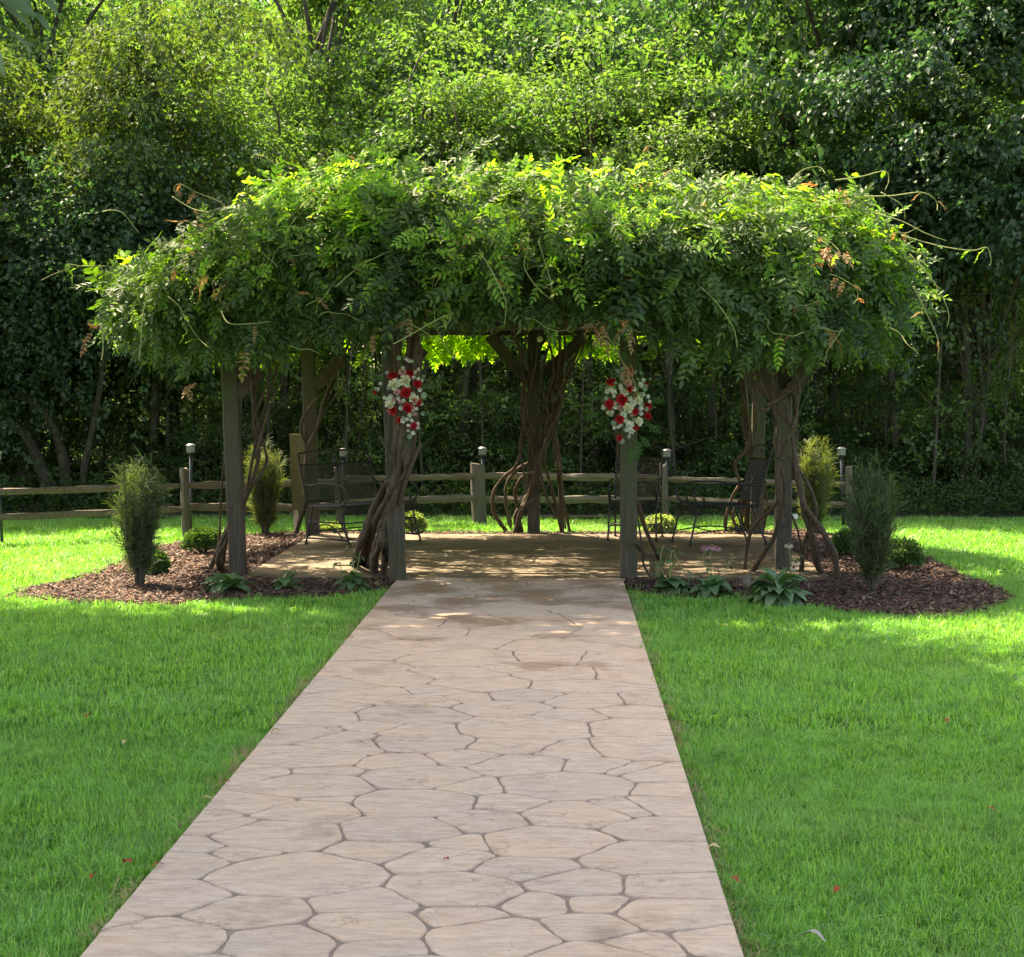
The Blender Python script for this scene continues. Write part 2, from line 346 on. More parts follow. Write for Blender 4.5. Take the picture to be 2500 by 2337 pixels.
bedpx = [(20, 1459), (110, 1466), (225, 1471), (402, 1478), (563, 1464), (700, 1461), (820, 1456), (962, 1438), (1240, 1420), (1526, 1432), (1560, 1449), (1645, 1461), (1804, 1461), (1985, 1484), (2098, 1500), (2234, 1509), (2370, 1501), (2462, 1465), (2440, 1440), (2347, 1405), (2243, 1358), (2140, 1335), (2053, 1316), (1976, 1298), (1871, 1300), (1600, 1303), (1200, 1303), (900, 1303), (700, 1303), (604, 1309), (531, 1313), (443, 1327), (382, 1338), (306, 1373), (193, 1413), (90, 1437)]
bed = [G(*p) for p in bedpx]
# smooth the outline
def catmull(pts, sub):
    out = []; n = len(pts)
    for i in range(n):
        p0, p1, p2, p3 = pts[i - 1], pts[i], pts[(i + 1) % n], pts[(i + 2) % n]
        for j in range(sub):
            t = j / sub; out.append(.5 * ((2 * p1) + (p2 - p0) * t + (2 * p0 - 5 * p1 + 4 * p2 - p3) * t * t + (3 * p1 - p0 - 3 * p2 + p3) * t ** 3))
    return out
bed = catmull(bed, 3)
me = bpy.data.meshes.new('mulch_bed'); me.from_pydata([(p.x, p.y, -.005) for p in bed], [], [tuple(range(len(bed)))]); me.materials.append(M['soil'])
tag(obj('mulch_bed', me), kind='structure')
bed2 = [(p.x, p.y) for p in bed]
# bark chips
def chips(n):
    xs = [p[0] for p in bed2]; ys = [p[1] for p in bed2]
    x = rng.uniform(min(xs), max(xs), n * 3); y = rng.uniform(min(ys), max(ys), n * 3)
    k = inpoly(x + .03 * rng.normal(size=len(x)), y + .05 * rng.normal(size=len(x)), bed2) & ~((x > SX0 - .0) & (x < SX1) & (y > SY0) & (y < SY1)) & ~((x > PX0) & (x < PX1) & (y < SY0 + .1))
    x = x[k][:n]; y = y[k][:n]; n = len(x)
    T = []
    for i in range(6):
        L = rng.uniform(.02, .055); W = rng.uniform(.008, .02); t = .004
        T.append((np.array([(-L, -W, 0), (L * .8, -W * .6, rng.normal(0, .004)), (L, W * .5, 0), (-L * .7, W, rng.normal(0, .004)), (-L * .9, -W, t), (L * .7, -W * .5, t * 1.5), (L * .85, W * .4, t), (-L * .6, W * .8, t)]),
                  np.array([(4, 5, 6, 7), (0, 1, 5, 4), (1, 2, 6, 5), (2, 3, 7, 6)])))
    a = rng.uniform(0, 2 * np.pi, n); d = np.stack([np.cos(a), np.sin(a), rng.normal(0, .35, n)], 1)
    z = .004 + np.abs(rng.normal(0, .014, n)) + .02 * np.clip(snoise(x * 2, y * 2), 0, 1)
    V, F_ = scatter(T, np.stack([x, y, z], 1), rotmats(d, rng, .4), rng.uniform(.35, .85, n), rng)
    return tag(obj('bark_mulch', mesh_np('bark_mulch', V, F_, M['chip'])), 'shredded brown and reddish bark mulch covering the bed around the arbour', 'mulch', kind='stuff')
chips(72000)

# ------------------------------------------------------------------ flagstones of the walk and patio
def joint_shift(x, y, s=0):
    return (.006 * math.sin(31 * x + 17 * y + s) + .005 * math.sin(57 * y - 43 * x + 2 * s) + .004 * math.sin(97 * x + 71 * y), .006 * math.sin(29 * y - 13 * x + s) + .005 * math.sin(61 * x + 47 * y) + .006 * math.sin(89 * y - 83 * x))
def clip(poly, nx, ny, c):
    out = []; n = len(poly)
    for i in range(n):
        a = poly[i]; b_ = poly[(i + 1) % n]; da = nx * a[0] + ny * a[1] - c; db = nx * b_[0] + ny * b_[1] - c
        if da <= 0: out.append(a)
        if (da < 0 < db) or (db < 0 < da):
            t = da / (da - db); out.append((a[0] + (b_[0] - a[0]) * t, a[1] + (b_[1] - a[1]) * t))
    return out
def flagstones(parent, seeds, rect, zt, joint, m, edge=0.0, step=.035):
    x0, y0, x1, y1 = rect; cnt = 0
    for i, (sx, sy, r) in enumerate(seeds):
        poly = [(x0, y0), (x1, y0), (x1, y1), (x0, y1)]
        jw = joint * rnd.uniform(.6, 1.6)
        for j, (tx, ty, q) in enumerate(seeds):
            if i == j: continue
            dx = tx - sx; dy = ty - sy; d = math.hypot(dx, dy)
            if d > 3.2 or d < 1e-4: continue
            c = (tx * tx + ty * ty - q * q - sx * sx - sy * sy + r * r) / 2 / d
            poly = clip(poly, dx / d, dy / d, c - jw * .5)
            if len(poly) < 3: break
        if len(poly) < 3: continue
        area = abs(sum(poly[k - 1][0] * poly[k][1] - poly[k][0] * poly[k - 1][1] for k in range(len(poly)))) / 2
        if area < .004: continue
        pts = []
        for k in range(len(poly)):
            a = poly[k]; b_ = poly[(k + 1) % len(poly)]; L = math.hypot(b_[0] - a[0], b_[1] - a[1]); n = max(1, int(L / step))
            for q in range(n):
                t = q / n; x = a[0] + (b_[0] - a[0]) * t; y = a[1] + (b_[1] - a[1]) * t
                if x0 + .01 < x < x1 - .01 and y0 + .01 < y < y1 - .01:
                    sh = joint_shift(x, y); x += sh[0]; y += sh[1]
                    x += rnd.uniform(-.003, .003); y += rnd.uniform(-.003, .003)
                x = min(max(x, x0), x1); pts.append((x, y))
        # cut the corners a little
        n = len(pts); pts = [((pts[k - 1][0] + 2.5 * pts[k][0] + pts[(k + 1) % n][0]) / 4.5, (pts[k - 1][1] + 2.5 * pts[k][1] + pts[(k + 1) % n][1]) / 4.5) if (x0 + .02 < pts[k][0] < x1 - .02) else pts[k] for k in range(n)]
        cx = sum(p[0] for p in pts) / n; cyy = sum(p[1] for p in pts) / n
        bev = .004; V = []; tz = zt + rnd.uniform(-.0012, .0012); tx_ = rnd.uniform(-.003, .003); ty_ = rnd.uniform(-.003, .003)
        for ring, (ins, z) in enumerate(((0, zt - .012), (.3 * bev, zt - .004), (bev * 1.3, tz))):
            for x, y in pts:
                d = math.hypot(x - cx, y - cyy) + 1e-6; k = 1 - min(ins / d, .6)
                V.append(((x - cx) * k, (y - cyy) * k, z + (tx_ * (x - cx) + ty_ * (y - cyy) if ring == 2 else 0)))
        Fs = [(q * n + k, q * n + (k + 1) % n, (q + 1) * n + (k + 1) % n, (q + 1) * n + k) for q in (0, 1) for k in range(n)]
        V.append((0, 0, tz)); Fs += [(2 * n + k, 2 * n + (k + 1) % n, 3 * n) for k in range(n)]
        me = bpy.data.meshes.new('flagstone'); me.from_pydata(V, [], Fs); me.materials.append(m); me.update()
        o = obj('flagstone', me, parent, (cx, cyy, 0)); cnt += 1
    return cnt
def base_block(name, x0, y0, x1, y1, z, m):
    mb = MB(); mb.box(((x0 + x1) / 2, (y0 + y1) / 2, z / 2 - .06), x1 - x0, y1 - y0, z + .12); return tag(mb.build(name, m), kind='structure')
zA = [(90, 1050, 200), (490, 930, 500), (540, 720, 380), (1150, 790, 930), (880, 1010, 700), (450, 1150, 900), (1530, 1075, 700), (1540, 960, 460), (830, 668, 110), (1050, 570, 720), (780, 520, 270), (1200, 440, 580), (950, 402, 450), (1230, 300, 700), (1285, 385, 130), (1720, 540, 640), (1620, 650, 330), (1800, 400, 720), (1250, 150, 560), (1310, 226, 280), (1700, 175, 380), (1810, 250, 620), (1420, 40, 200), (1470, 90, 300), (1600, 75, 240), (1800, 65, 560), (930, 235, 330), (690, 470, 200), (620, 640, 160), (1560, 1180, 380)]
zB = [(180, 700, 420), (280, 880, 720), (300, 1020, 480), (480, 1130, 820), (700, 950, 420), (960, 945, 300), (960, 1080, 560), (1420, 1010, 650), (900, 835, 560), (1380, 850, 500), (1280, 700, 760), (640, 755, 520), (740, 615, 740), (305, 625, 120), (1310, 540, 430), (900, 460, 600), (1130, 425, 330), (1340, 410, 300), (520, 400, 320), (370, 490, 440), (850, 300, 800), (345, 308, 190), (1370, 320, 220), (600, 190, 520), (280, 150, 290), (560, 85, 340), (860, 110, 240), (990, 195, 300), (1240, 100, 480), (1155, 215, 120), (1340, 245, 330), (1660, 1140, 400), (1200, 1170, 400)]
zC = [(240, 730, 300), (410, 742, 130), (280, 615, 360), (330, 672, 240), (540, 560, 330), (740, 655, 480), (810, 590, 230), (620, 703, 260), (740, 716, 330), (1000, 575, 160), (1210, 568, 280), (1130, 620, 420), (1230, 705, 620), (1500, 592, 320), (1440, 655, 300), (1700, 640, 300), (1780, 590, 140), (1680, 700, 300), (880, 540, 240), (1030, 515, 430), (420, 520, 300), (640, 490, 330), (950, 465, 330), (960, 400, 460), (1180, 440, 190), (1400, 470, 360), (1450, 520, 330), (1680, 470, 330), (1370, 395, 270), (1620, 400, 330), (500, 375, 300), (470, 445, 300), (700, 350, 250), (450, 305, 320), (820, 285, 260), (1000, 320, 300), (1200, 285, 440), (1350, 335, 360), (1600, 300, 300), (700, 235, 260), (880, 180, 280), (1050, 240, 280), (1300, 225, 300), (1550, 220, 320), (1150, 170, 300), (1420, 160, 280)]
seeds = []
def addseed(px, py, wpx):
    g = G(px, py); mpp = H / (py - 939); r = .46 * wpx * mpp
    for s in seeds:
        if math.hypot(s[0] - g.x, s[1] - g.y) < .09: return
    seeds.append((g.x, g.y, r * .9))
for x, y, w in zA: addseed(200 + x / 2.209, 1800 + y / 2.209, w / 2.209)
for x, y, w in zB: addseed(1000 + x / 2.209, 1800 + y / 2.209, w / 2.209)
for x, y, w in zC: addseed(600 + x / 1.807, 1400 + y / 1.807, w / 1.807)
far0 = max(s[1] for s in seeds); near0 = min(s[1] for s in seeds)
tries = 0
while tries < 4000:
    tries += 1; r = rnd.uniform(.14, .32)
    y = rnd.uniform(far0 - .3, PY1) if tries % 2 else rnd.uniform(PY0, near0 + .1); x = rnd.uniform(PX0, PX1)
    if all(math.hypot(s[0] - x, s[1] - y) > (r + s[2]) * .8 for s in seeds): seeds.append((x, y, r))
walk = base_block('path', PX0, PY0, PX1, PY1, .029, M['joint'])
nst = flagstones(walk, seeds, (PX0, PY0, PX1, PY1), .034, .0085, M['stone'])
seeds2 = []; tries = 0
while tries < 7000 and len(seeds2) < 230:
    tries += 1; r = rnd.uniform(.2, .42); x = rnd.uniform(SX0, SX1); y = rnd.uniform(SY0, SY1)
    if all(math.hypot(s[0] - x, s[1] - y) > (r + s[2]) * .82 for s in seeds2): seeds2.append((x, y, r))
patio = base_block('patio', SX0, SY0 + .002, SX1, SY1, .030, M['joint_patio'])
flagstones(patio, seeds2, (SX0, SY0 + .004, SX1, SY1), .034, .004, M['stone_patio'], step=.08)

# ------------------------------------------------------------------ grass
def tuft(rng, n, rad, hgt, wid, lean=.5):
    V = []; Fc = []
    for i in range(n):
        a = rng.uniform(0, 2 * np.pi); r = rad * math.sqrt(rng.uniform()); h = hgt * rng.uniform(.55, 1.25); b = rng.uniform(0, 2 * np.pi); w = wid * rng.uniform(.7, 1.3) / 2
        ln = abs(rng.normal(0, lean)); base = np.array([r * math.cos(a), r * math.sin(a), -.012]); dr = np.array([math.cos(b), math.sin(b), 0]); sd_ = np.array([-math.sin(b + rng.normal(0, .5)), math.cos(b), 0])
        m1 = base + dr * h * .25 * ln + np.array([0, 0, h * .55]); tip = base + dr * h * .8 * ln + np.array([0, 0, h * (1 - .3 * min(ln, 1.4))])
        V += [base - sd_ * w, base + sd_ * w, m1 + sd_ * w * .85, m1 - sd_ * w * .85, tip]
        k = 5 * i; Fc += [(k, k + 1, k + 2), (k, k + 2, k + 3), (k + 3, k + 2, k + 4)]
    return np.array(V), np.array(Fc)
def tuftcol(name, m, count, **kw):
    col = bpy.data.collections.new(name)
    for i in range(count):
        V, Fc = tuft(rng, **kw); o = bpy.data.objects.new('grass_tuft', mesh_np('grass_tuft', V, Fc, m)); col.objects.link(o)
    return col
def instancer(name, pts, rot, scl, col):
    me = bpy.data.meshes.new(name); me.vertices.add(len(pts)); me.vertices.foreach_set('co', np.asarray(pts, np.float32).ravel())
    a = me.attributes.new('rot', 'FLOAT_VECTOR', 'POINT'); a.data.foreach_set('vector', np.asarray(rot, np.float32).ravel())
    a = me.attributes.new('scl', 'FLOAT_VECTOR', 'POINT'); a.data.foreach_set('vector', np.asarray(scl, np.float32).ravel()); me.update()
    o = obj(name, me); md = o.modifiers.new('scatter', 'NODES'); ng = bpy.data.node_groups.new(name, 'GeometryNodeTree'); md.node_group = ng
    ng.interface.new_socket('Geometry', in_out='INPUT', socket_type='NodeSocketGeometry'); ng.interface.new_socket('Geometry', in_out='OUTPUT', socket_type='NodeSocketGeometry')
    N = ng.nodes; i_ = N.new('NodeGroupInput'); o_ = N.new('NodeGroupOutput'); mp = N.new('GeometryNodeMeshToPoints'); ip = N.new('GeometryNodeInstanceOnPoints'); ci = N.new('GeometryNodeCollectionInfo')
    ci.inputs['Collection'].default_value = col; ci.inputs['Separate Children'].default_value = True; ci.inputs['Reset Children'].default_value = True
    ip.inputs['Pick Instance'].default_value = True
    ar = N.new('GeometryNodeInputNamedAttribute'); ar.data_type = 'FLOAT_VECTOR'; ar.inputs[0].default_value = 'rot'
    as_ = N.new('GeometryNodeInputNamedAttribute'); as_.data_type = 'FLOAT_VECTOR'; as_.inputs[0].default_value = 'scl'
    e2r = N.new('FunctionNodeEulerToRotation'); L = ng.links
    L.new(i_.outputs[0], mp.inputs[0]); L.new(mp.outputs[0], ip.inputs['Points']); L.new(ci.outputs[0], ip.inputs['Instance'])
    L.new(ar.outputs[0], e2r.inputs[0]); L.new(e2r.outputs[0], ip.inputs['Rotation']); L.new(as_.outputs[0], ip.inputs['Scale']); L.new(ip.outputs[0], o_.inputs[0])
    return o
def lawn_points(y0, y1, dens, margin=.9):
    xa = -(1369 / F) * y1 - margin; xb = (1131 / F) * y1 + margin; n = int((xb - xa) * (y1 - y0) * dens)
    x = rng.uniform(xa, xb, n); y = rng.uniform(y0, y1, n)
    k = (x > -(1369 / F) * y - margin) & (x < (1131 / F) * y + margin) & ~((x > PX0 - .008 + .012 * np.sin(y * 7 + 2 * np.sin(y * 3.1)) + .006 * np.sin(y * 23)) & (x < PX1 + .008 - .012 * np.sin(y * 6.1 + 2 * np.sin(y * 2.7)) - .006 * np.sin(y * 19)) & (y < SY0 + .1)) & ~((x > SX0) & (x < SX1) & (y > SY0) & (y < SY1))
    x = x[k]; y = y[k]; e = .05 * rng.normal(size=(2, len(x))); k = ~inpoly(x + e[0], y + e[1], bed2); return x[k], y[k]
def lawn(name, y0, y1, dens, col, s0, label):
    x, y = lawn_points(y0, y1, dens); n = len(x)
    z = np.full(n, -.028 if y0 > 24 else -.022); rot = np.stack([rng.normal(0, .16, n) + .18 * snoise(x * 1.2, y * 1.2, 2), rng.normal(0, .16, n) + .18 * snoise(x * 1.1, y, 4), rng.uniform(0, 6.28, n)], 1)
    hs = (1 + .22 * snoise(x * 1.3, y * 1.3, 1)) * rng.uniform(.75, 1.2, n)
    return tag(instancer(name, np.stack([x, y, z], 1), rot, np.stack([np.full(n, s0), np.full(n, s0), hs * s0 ** .3], 1), col), label, 'grass', kind='stuff')
gc = tuftcol('grass_tufts', M['grass'], 8, n=34, rad=.055, hgt=.062, wid=.0042, lean=1.15)
lawn('lawn_grass', 4.6, 9.5, 620, gc, .85, 'short bright green lawn grass beside the near stretch of the walk')
gc2 = tuftcol('grass_tufts_far', M['grass'], 6, n=30, rad=.085, hgt=.07, wid=.0065, lean=.95)
lawn('lawn_grass', 9.5, 16.5, 260, gc2, 1.0, 'mown green lawn grass in front of the mulch beds')
lawn('lawn_grass', 16.5, 24.6, 150, gc2, 1.3, 'lawn grass running back to the split rail fence')
# straw and dry blades along the walk edges
gc3 = tuftcol('straw_tufts', M['straw'], 5, n=14, rad=.04, hgt=.04, wid=.004, lean=1.6)
n = 2300; y = rng.uniform(5, 16, n); side = rng.random(n) < .5; x = np.where(side, PX0 - .02 - np.abs(rng.normal(0, .03, n)), PX1 + .012 + np.abs(rng.normal(0, .025, n)))
k = (snoise(x * .1, y * 2.2, np.where(side, 1, 3)) + rng.normal(0, .4, n)) > -.1; x, y = x[k], y[k]; n = len(x)
tag(instancer('dry_grass', np.stack([x, y, np.full(n, -.012)], 1), np.stack([rng.normal(0, .3, n), rng.normal(0, .3, n), rng.uniform(0, 6.28, n)], 1), np.full((n, 3), 1.0) * rng.uniform(.6, 1.2, (n, 1)), gc3), 'dry straw coloured grass clippings along the walk edges', 'dry grass', kind='stuff')

# ================================================================== PERGOLA
BZ = 2.30; YF = 16.6; YB = 21.75
pergola = thing('pergola', 'heavy timber arbour of mossy square posts carrying the wisteria over the patio', 'pergola', (-.5, 19, 0)); rel = Rel(pergola)
posts = {}
for nm, bx, by, tx in (('P1', 582, 1409, 562), ('P2', 972, 1424, 955), ('P3', 1535, 1420, 1534), ('P4', 1911, 1398, 1914), ('P5', 1848, 1307, 1853), ('P6', 1303, 1307, 1303), ('P7', 764, 1311, 754)):
    g = G(bx, by); t = P(tx, 900, g.y); d = (t - Vector((g.x, g.y, 0))) / t.z; top = Vector((g.x, g.y, 0)) + d * (BZ + .02); w = .145
    mb = MB(); n = 7
    for i in range(n + 1):
        c = Vector((g.x, g.y, -.03)) .lerp(top, i / n); j = .003
        mb.v += [(c.x + sx * w / 2 + rnd.uniform(-j, j), c.y + sy * w / 2 + rnd.uniform(-j, j), c.z) for sx, sy in ((-.86, -1), (.86, -1), (1, -.86), (1, .86), (.86, 1), (-.86, 1), (-1, .86), (-1, -.86))]
    for i in range(n):
        for k in range(8): mb.f.append((i * 8 + k, i * 8 + (k + 1) % 8, i * 8 + 8 + (k + 1) % 8, i * 8 + 8 + k))
    mb.f.append(tuple(n * 8 + k for k in range(8)))
    posts[nm] = (Vector((g.x, g.y, 0)), top); rel(mb, 'post', M['post'])
def bar(a, b_, w, h, jit=.003):
    a = Vector(a); b_ = Vector(b_); d = b_ - a; q = d.to_track_quat('X', 'Z').to_matrix(); mb = MB(); mb.box((a + b_) / 2, d.length, w, h, q, jit); return mb
T = {k: v[1] for k, v in posts.items()}
ext = Vector((.55, 0, 0))
for a, b_ in ((T['P1'] - ext, T['P2']), (T['P2'], T['P3']), (T['P3'], T['P4'] + ext), (T['P7'] - ext, T['P6']), (T['P6'], T['P5'] + ext)):
    a = a.copy(); b_ = b_.copy(); a.z = b_.z = BZ + .12; rel(bar(a, b_ - (b_ - a).normalized() * .004, .09, .2), 'beam', M['beam'])
for i in range(9):
    y = YF - .35 + i * .72; mb = bar((-3.2, y, BZ + .29), (2.3, y, BZ + .29), .045, .14); rel(mb, 'rafter', M['beam'])
rel(bar(P(1190, 802, YF - .12), P(1500, 802, YF - .12), .03, .03), 'trim_strip', M['rail'])
for p, a, b_, Y in (('P6', (1195, 818), (1283, 925), 21.65), ('P6', (1425, 822), (1330, 915), 21.65), ('P7', (838, 872), (768, 945), 21.5), ('P1', (636, 905), (578, 965), 17.0), ('P4', (1845, 880), (1898, 975), 17.4), ('P4', (1990, 870), (1930, 960), 17.4), ('P2', (1030, 850), (975, 930), 16.6), ('P5', (1800, 850), (1842, 950), 21.8)):
    rel(bar(P(*a, Y), P(*b_, Y), .10, .13), 'brace', M['beam'])

# ------------------------------------------------------------------ woody stems
def stems(label, pxs, conv, Yt, rad=.02, up=True, pw=1.5, grp='wisteria stems climbing the posts'):
    base = None; built = []
    for path in pxs:
        r = rad
        if isinstance(path, tuple): path, r = path
        pp = [conv(*q) for q in path]; ground = pp[-1][1] > 1290
        gy = G(*pp[-1]).y if ground else Yt
        ys = [Yt + (gy - Yt) * (i / (len(pp) - 1)) ** pw + rnd.uniform(-.05, .05) for i in range(len(pp))]
        if ground: ys[-1] = gy
        pts = [P(q[0], q[1], yy) for q, yy in zip(pp, ys)]
        if ground: pts[-1].z = -.02
        if up and pts[0].z > 1.75: pts = [pts[0] + Vector((rnd.uniform(-.25, .25), rnd.uniform(-.1, .3), .45))] + pts
        rr = [r * (.7 + .5 * i / len(pts)) for i in range(len(pts))]
        built.append((pts, rr))
    b = built[0][0][-1].copy(); b.z = 0; t = thing('wisteria_vine', label, 'vine', b, grp); rl = Rel(t)
    for pts, rr in built:
        mb = MB(); mb.tube(pts, rr, 7, sub=6, wob=.16); rl(mb, 'stem', M['vine'], True)
    return t
cz2 = lambda x, y: (500 + x / 2.655, 780 + y / 2.655); cz3 = lambda x, y: (1050 + x / 2.655, 780 + y / 2.655); cz4 = lambda x, y: (1700 + x / 2.655, 780 + y / 2.655)
stems('grey brown wisteria stems leaning beside the front left post with the sunlit patch', [[(420, 300), (370, 500), (310, 650), (330, 780), (350, 880), (310, 1040), (250, 1200), (130, 1400), (60, 1560), (20, 1640)], [(470, 310), (420, 480), (370, 640), (330, 800), (290, 1000), (270, 1100), (200, 1260), (110, 1420), (60, 1600)], [(350, 300), (320, 560), (350, 700), (380, 800), (400, 920), (340, 1040), (260, 1150), (180, 1320), (125, 1500), (115, 1630)], ([(130, 860), (110, 1100), (100, 1250), (95, 1400), (70, 1560)], .012), ([(300, 1000), (250, 1250), (230, 1450), (205, 1640)], .009), ([(520, 300), (440, 520), (380, 700), (330, 900)], .012), ([(300, 320), (310, 560), (320, 700), (370, 820)], .014), ([(110, 1480), (85, 1560), (115, 1640)], .03)], cz2, 17.0, .017)
thick = [[(1330, 140), (1290, 350), (1260, 690), (1215, 900), (1230, 980), (1130, 1180), (1060, 1350), (1000, 1480), (965, 1615)], [(1350, 120), (1300, 400), (1290, 700), (1250, 900), (1260, 1000), (1170, 1170), (1090, 1330), (1040, 1470), (1005, 1600)], [(1250, 150), (1290, 420), (1310, 720), (1290, 900), (1290, 1000), (1200, 1180), (1150, 1350), (1110, 1500), (1095, 1660)], [(1380, 100), (1330, 760), (1320, 900), (1300, 1010), (1260, 1120), (1215, 1250), (1190, 1310), (1100, 1330), (1060, 1400), (1010, 1560)], [(1230, 200), (1240, 700), (1225, 880), (1270, 980), (1230, 1150), (1180, 1330), (1185, 1450), (1170, 1560), (1150, 1670)], [(1390, 200), (1350, 800), (1330, 920), (1290, 1020), (1180, 1060), (1110, 1200), (1040, 1370), (980, 1540), (960, 1600)], [(1265, 760), (1255, 950), (1200, 1120), (1120, 1280), (1070, 1440), (1020, 1590)], [(1150, 1360), (1130, 1480), (1050, 1600)], ([(1400, 800), (1340, 950), (1290, 1100), (1250, 1250), (1210, 1400), (1165, 1640)], .02), ([(1160, 1350), (1180, 1500), (1230, 1640)], .01), ([(1135, 760), (1200, 880), (1240, 980)], .012)]
stems('thick twisted grey wisteria trunks leaning against the front post under the left bouquet', thick, cz2, 16.36, .036, pw=3.5)
cst = [[(620, 120), (600, 300), (640, 450), (610, 650), (590, 850), (550, 960), (470, 1030), (410, 1130), (415, 1250), (470, 1340), (520, 1385)], [(560, 110), (600, 280), (610, 500), (640, 720), (700, 850), (650, 920), (570, 970), (500, 1060), (490, 1170), (510, 1280), (530, 1370)], [(700, 150), (660, 400), (600, 600), (650, 800), (690, 980), (610, 1010), (555, 1100), (560, 1200), (580, 1300), (600, 1390)], [(770, 150), (800, 350), (740, 550), (720, 800), (680, 1000), (620, 1200), (560, 1340), (540, 1395)], [(840, 100), (830, 350), (790, 500), (800, 700), (720, 900), (660, 1080), (580, 1260), (570, 1395)], [(870, 110), (850, 400), (840, 560), (770, 700), (740, 880), (650, 1150), (560, 1250), (555, 1330), (590, 1390)], [(960, 200), (870, 370), (830, 520), (810, 680), (820, 830), (830, 1000), (850, 1200), (860, 1385)], ([(1000, 150), (880, 400), (840, 600), (800, 800), (840, 1000), (870, 1200), (910, 1385)], .014), ([(590, 250), (620, 500), (600, 700), (580, 830), (610, 1000), (620, 1130)], .015), [(720, 380), (760, 600), (740, 900), (790, 1100), (830, 1250), (860, 1390)], ([(780, 1040), (730, 1130), (640, 1190), (580, 1250), (560, 1330)], .013), ([(530, 100), (610, 240), (700, 560), (640, 720), (580, 780)], .012), ([(800, 120), (860, 300), (790, 620), (830, 800), (860, 1100), (880, 1370)], .01), ([(640, 130), (660, 330), (610, 420), (600, 560), (680, 740)], .013), ([(900, 200), (830, 420), (850, 560), (760, 760), (700, 900)], .016), ([(740, 560), (800, 700), (720, 900), (740, 1100), (820, 1290)], .014)]
stems('dense bundle of brown wisteria stems with bulging loops on the back centre post', cst, cz3, 21.5, .021)
dst = [([(640, 930), (680, 1100), (700, 1250), (760, 1450), (790, 1600), (850, 1655)], .034), ([(620, 760), (660, 960), (720, 1060), (770, 1200), (760, 1320), (700, 1460), (680, 1650)], .022), ([(640, 880), (650, 1000), (700, 1200), (780, 1320), (850, 1430), (900, 1540), (915, 1690)], .03), ([(540, 850), (530, 1050), (540, 1150), (480, 1240), (400, 1310), (340, 1420), (310, 1640)], .018), ([(610, 740), (540, 900), (550, 1100), (530, 1300), (500, 1420), (430, 1530), (350, 1650)], .022), [(310, 280), (380, 420), (360, 520), (450, 590), (520, 500), (630, 430)], [(350, 300), (420, 480), (560, 520), (600, 640), (630, 760), (640, 900)], ([(640, 450), (640, 700), (560, 800), (540, 900), (600, 880), (620, 1000), (570, 1100)], .012), ([(540, 560), (500, 800), (560, 1000), (575, 1280)], .01), ([(400, 300), (460, 500), (560, 620), (620, 700)], .016), ([(700, 330), (620, 440), (560, 500), (450, 560)], .016), ([(660, 400), (650, 600), (610, 740)], .012), ([(610, 1250), (660, 1380), (680, 1500), (670, 1640)], .013), ([(480, 300), (500, 560), (540, 760), (520, 900)], .012)]
stems('tangle of wisteria stems fanning out to the ground right of the front right post', dst, cz4, 16.75, .018, pw=3)
stems('ragged red brown wisteria stems behind the chairs at the back right post', [[(280, 280), (300, 500), (340, 700), (320, 850), (250, 940), (280, 1060), (230, 1160), (190, 1300), (200, 1390)], [(400, 600), (370, 900), (390, 1000), (300, 1140), (250, 1230), (240, 1300), (300, 1400)], [(300, 300), (330, 600), (360, 800), (340, 1000), (300, 1150), (290, 1390)], ([(310, 290), (320, 500), (310, 700), (350, 900), (330, 1200), (330, 1390)], .03), ([(440, 1050), (460, 1200), (430, 1390)], .012)], cz4, 21.4, .02)
stems('single crooked wisteria stem forking up the back left post behind the bench', [([(740, 500), (640, 630), (630, 760), (655, 830), (650, 1000), (645, 1200), (610, 1320), (580, 1405)], .024), ([(900, 240), (820, 400), (760, 560), (730, 700), (665, 830)], .02), ([(880, 300), (760, 600), (900, 420), (930, 300)], .008)], cz2, 21.3)
stems('slender wisteria stem slanting right from the front post under the right bouquet', [([(1200, 700), (1220, 800), (1240, 930), (1300, 1080), (1350, 1200), (1400, 1370), (1450, 1470), (1500, 1570)], .022), ([(1340, 1250), (1370, 1450), (1385, 1590), (1450, 1690)], .011), ([(1335, 1450), (1400, 1520), (1460, 1500)], .025)], cz3, 16.5, up=False)

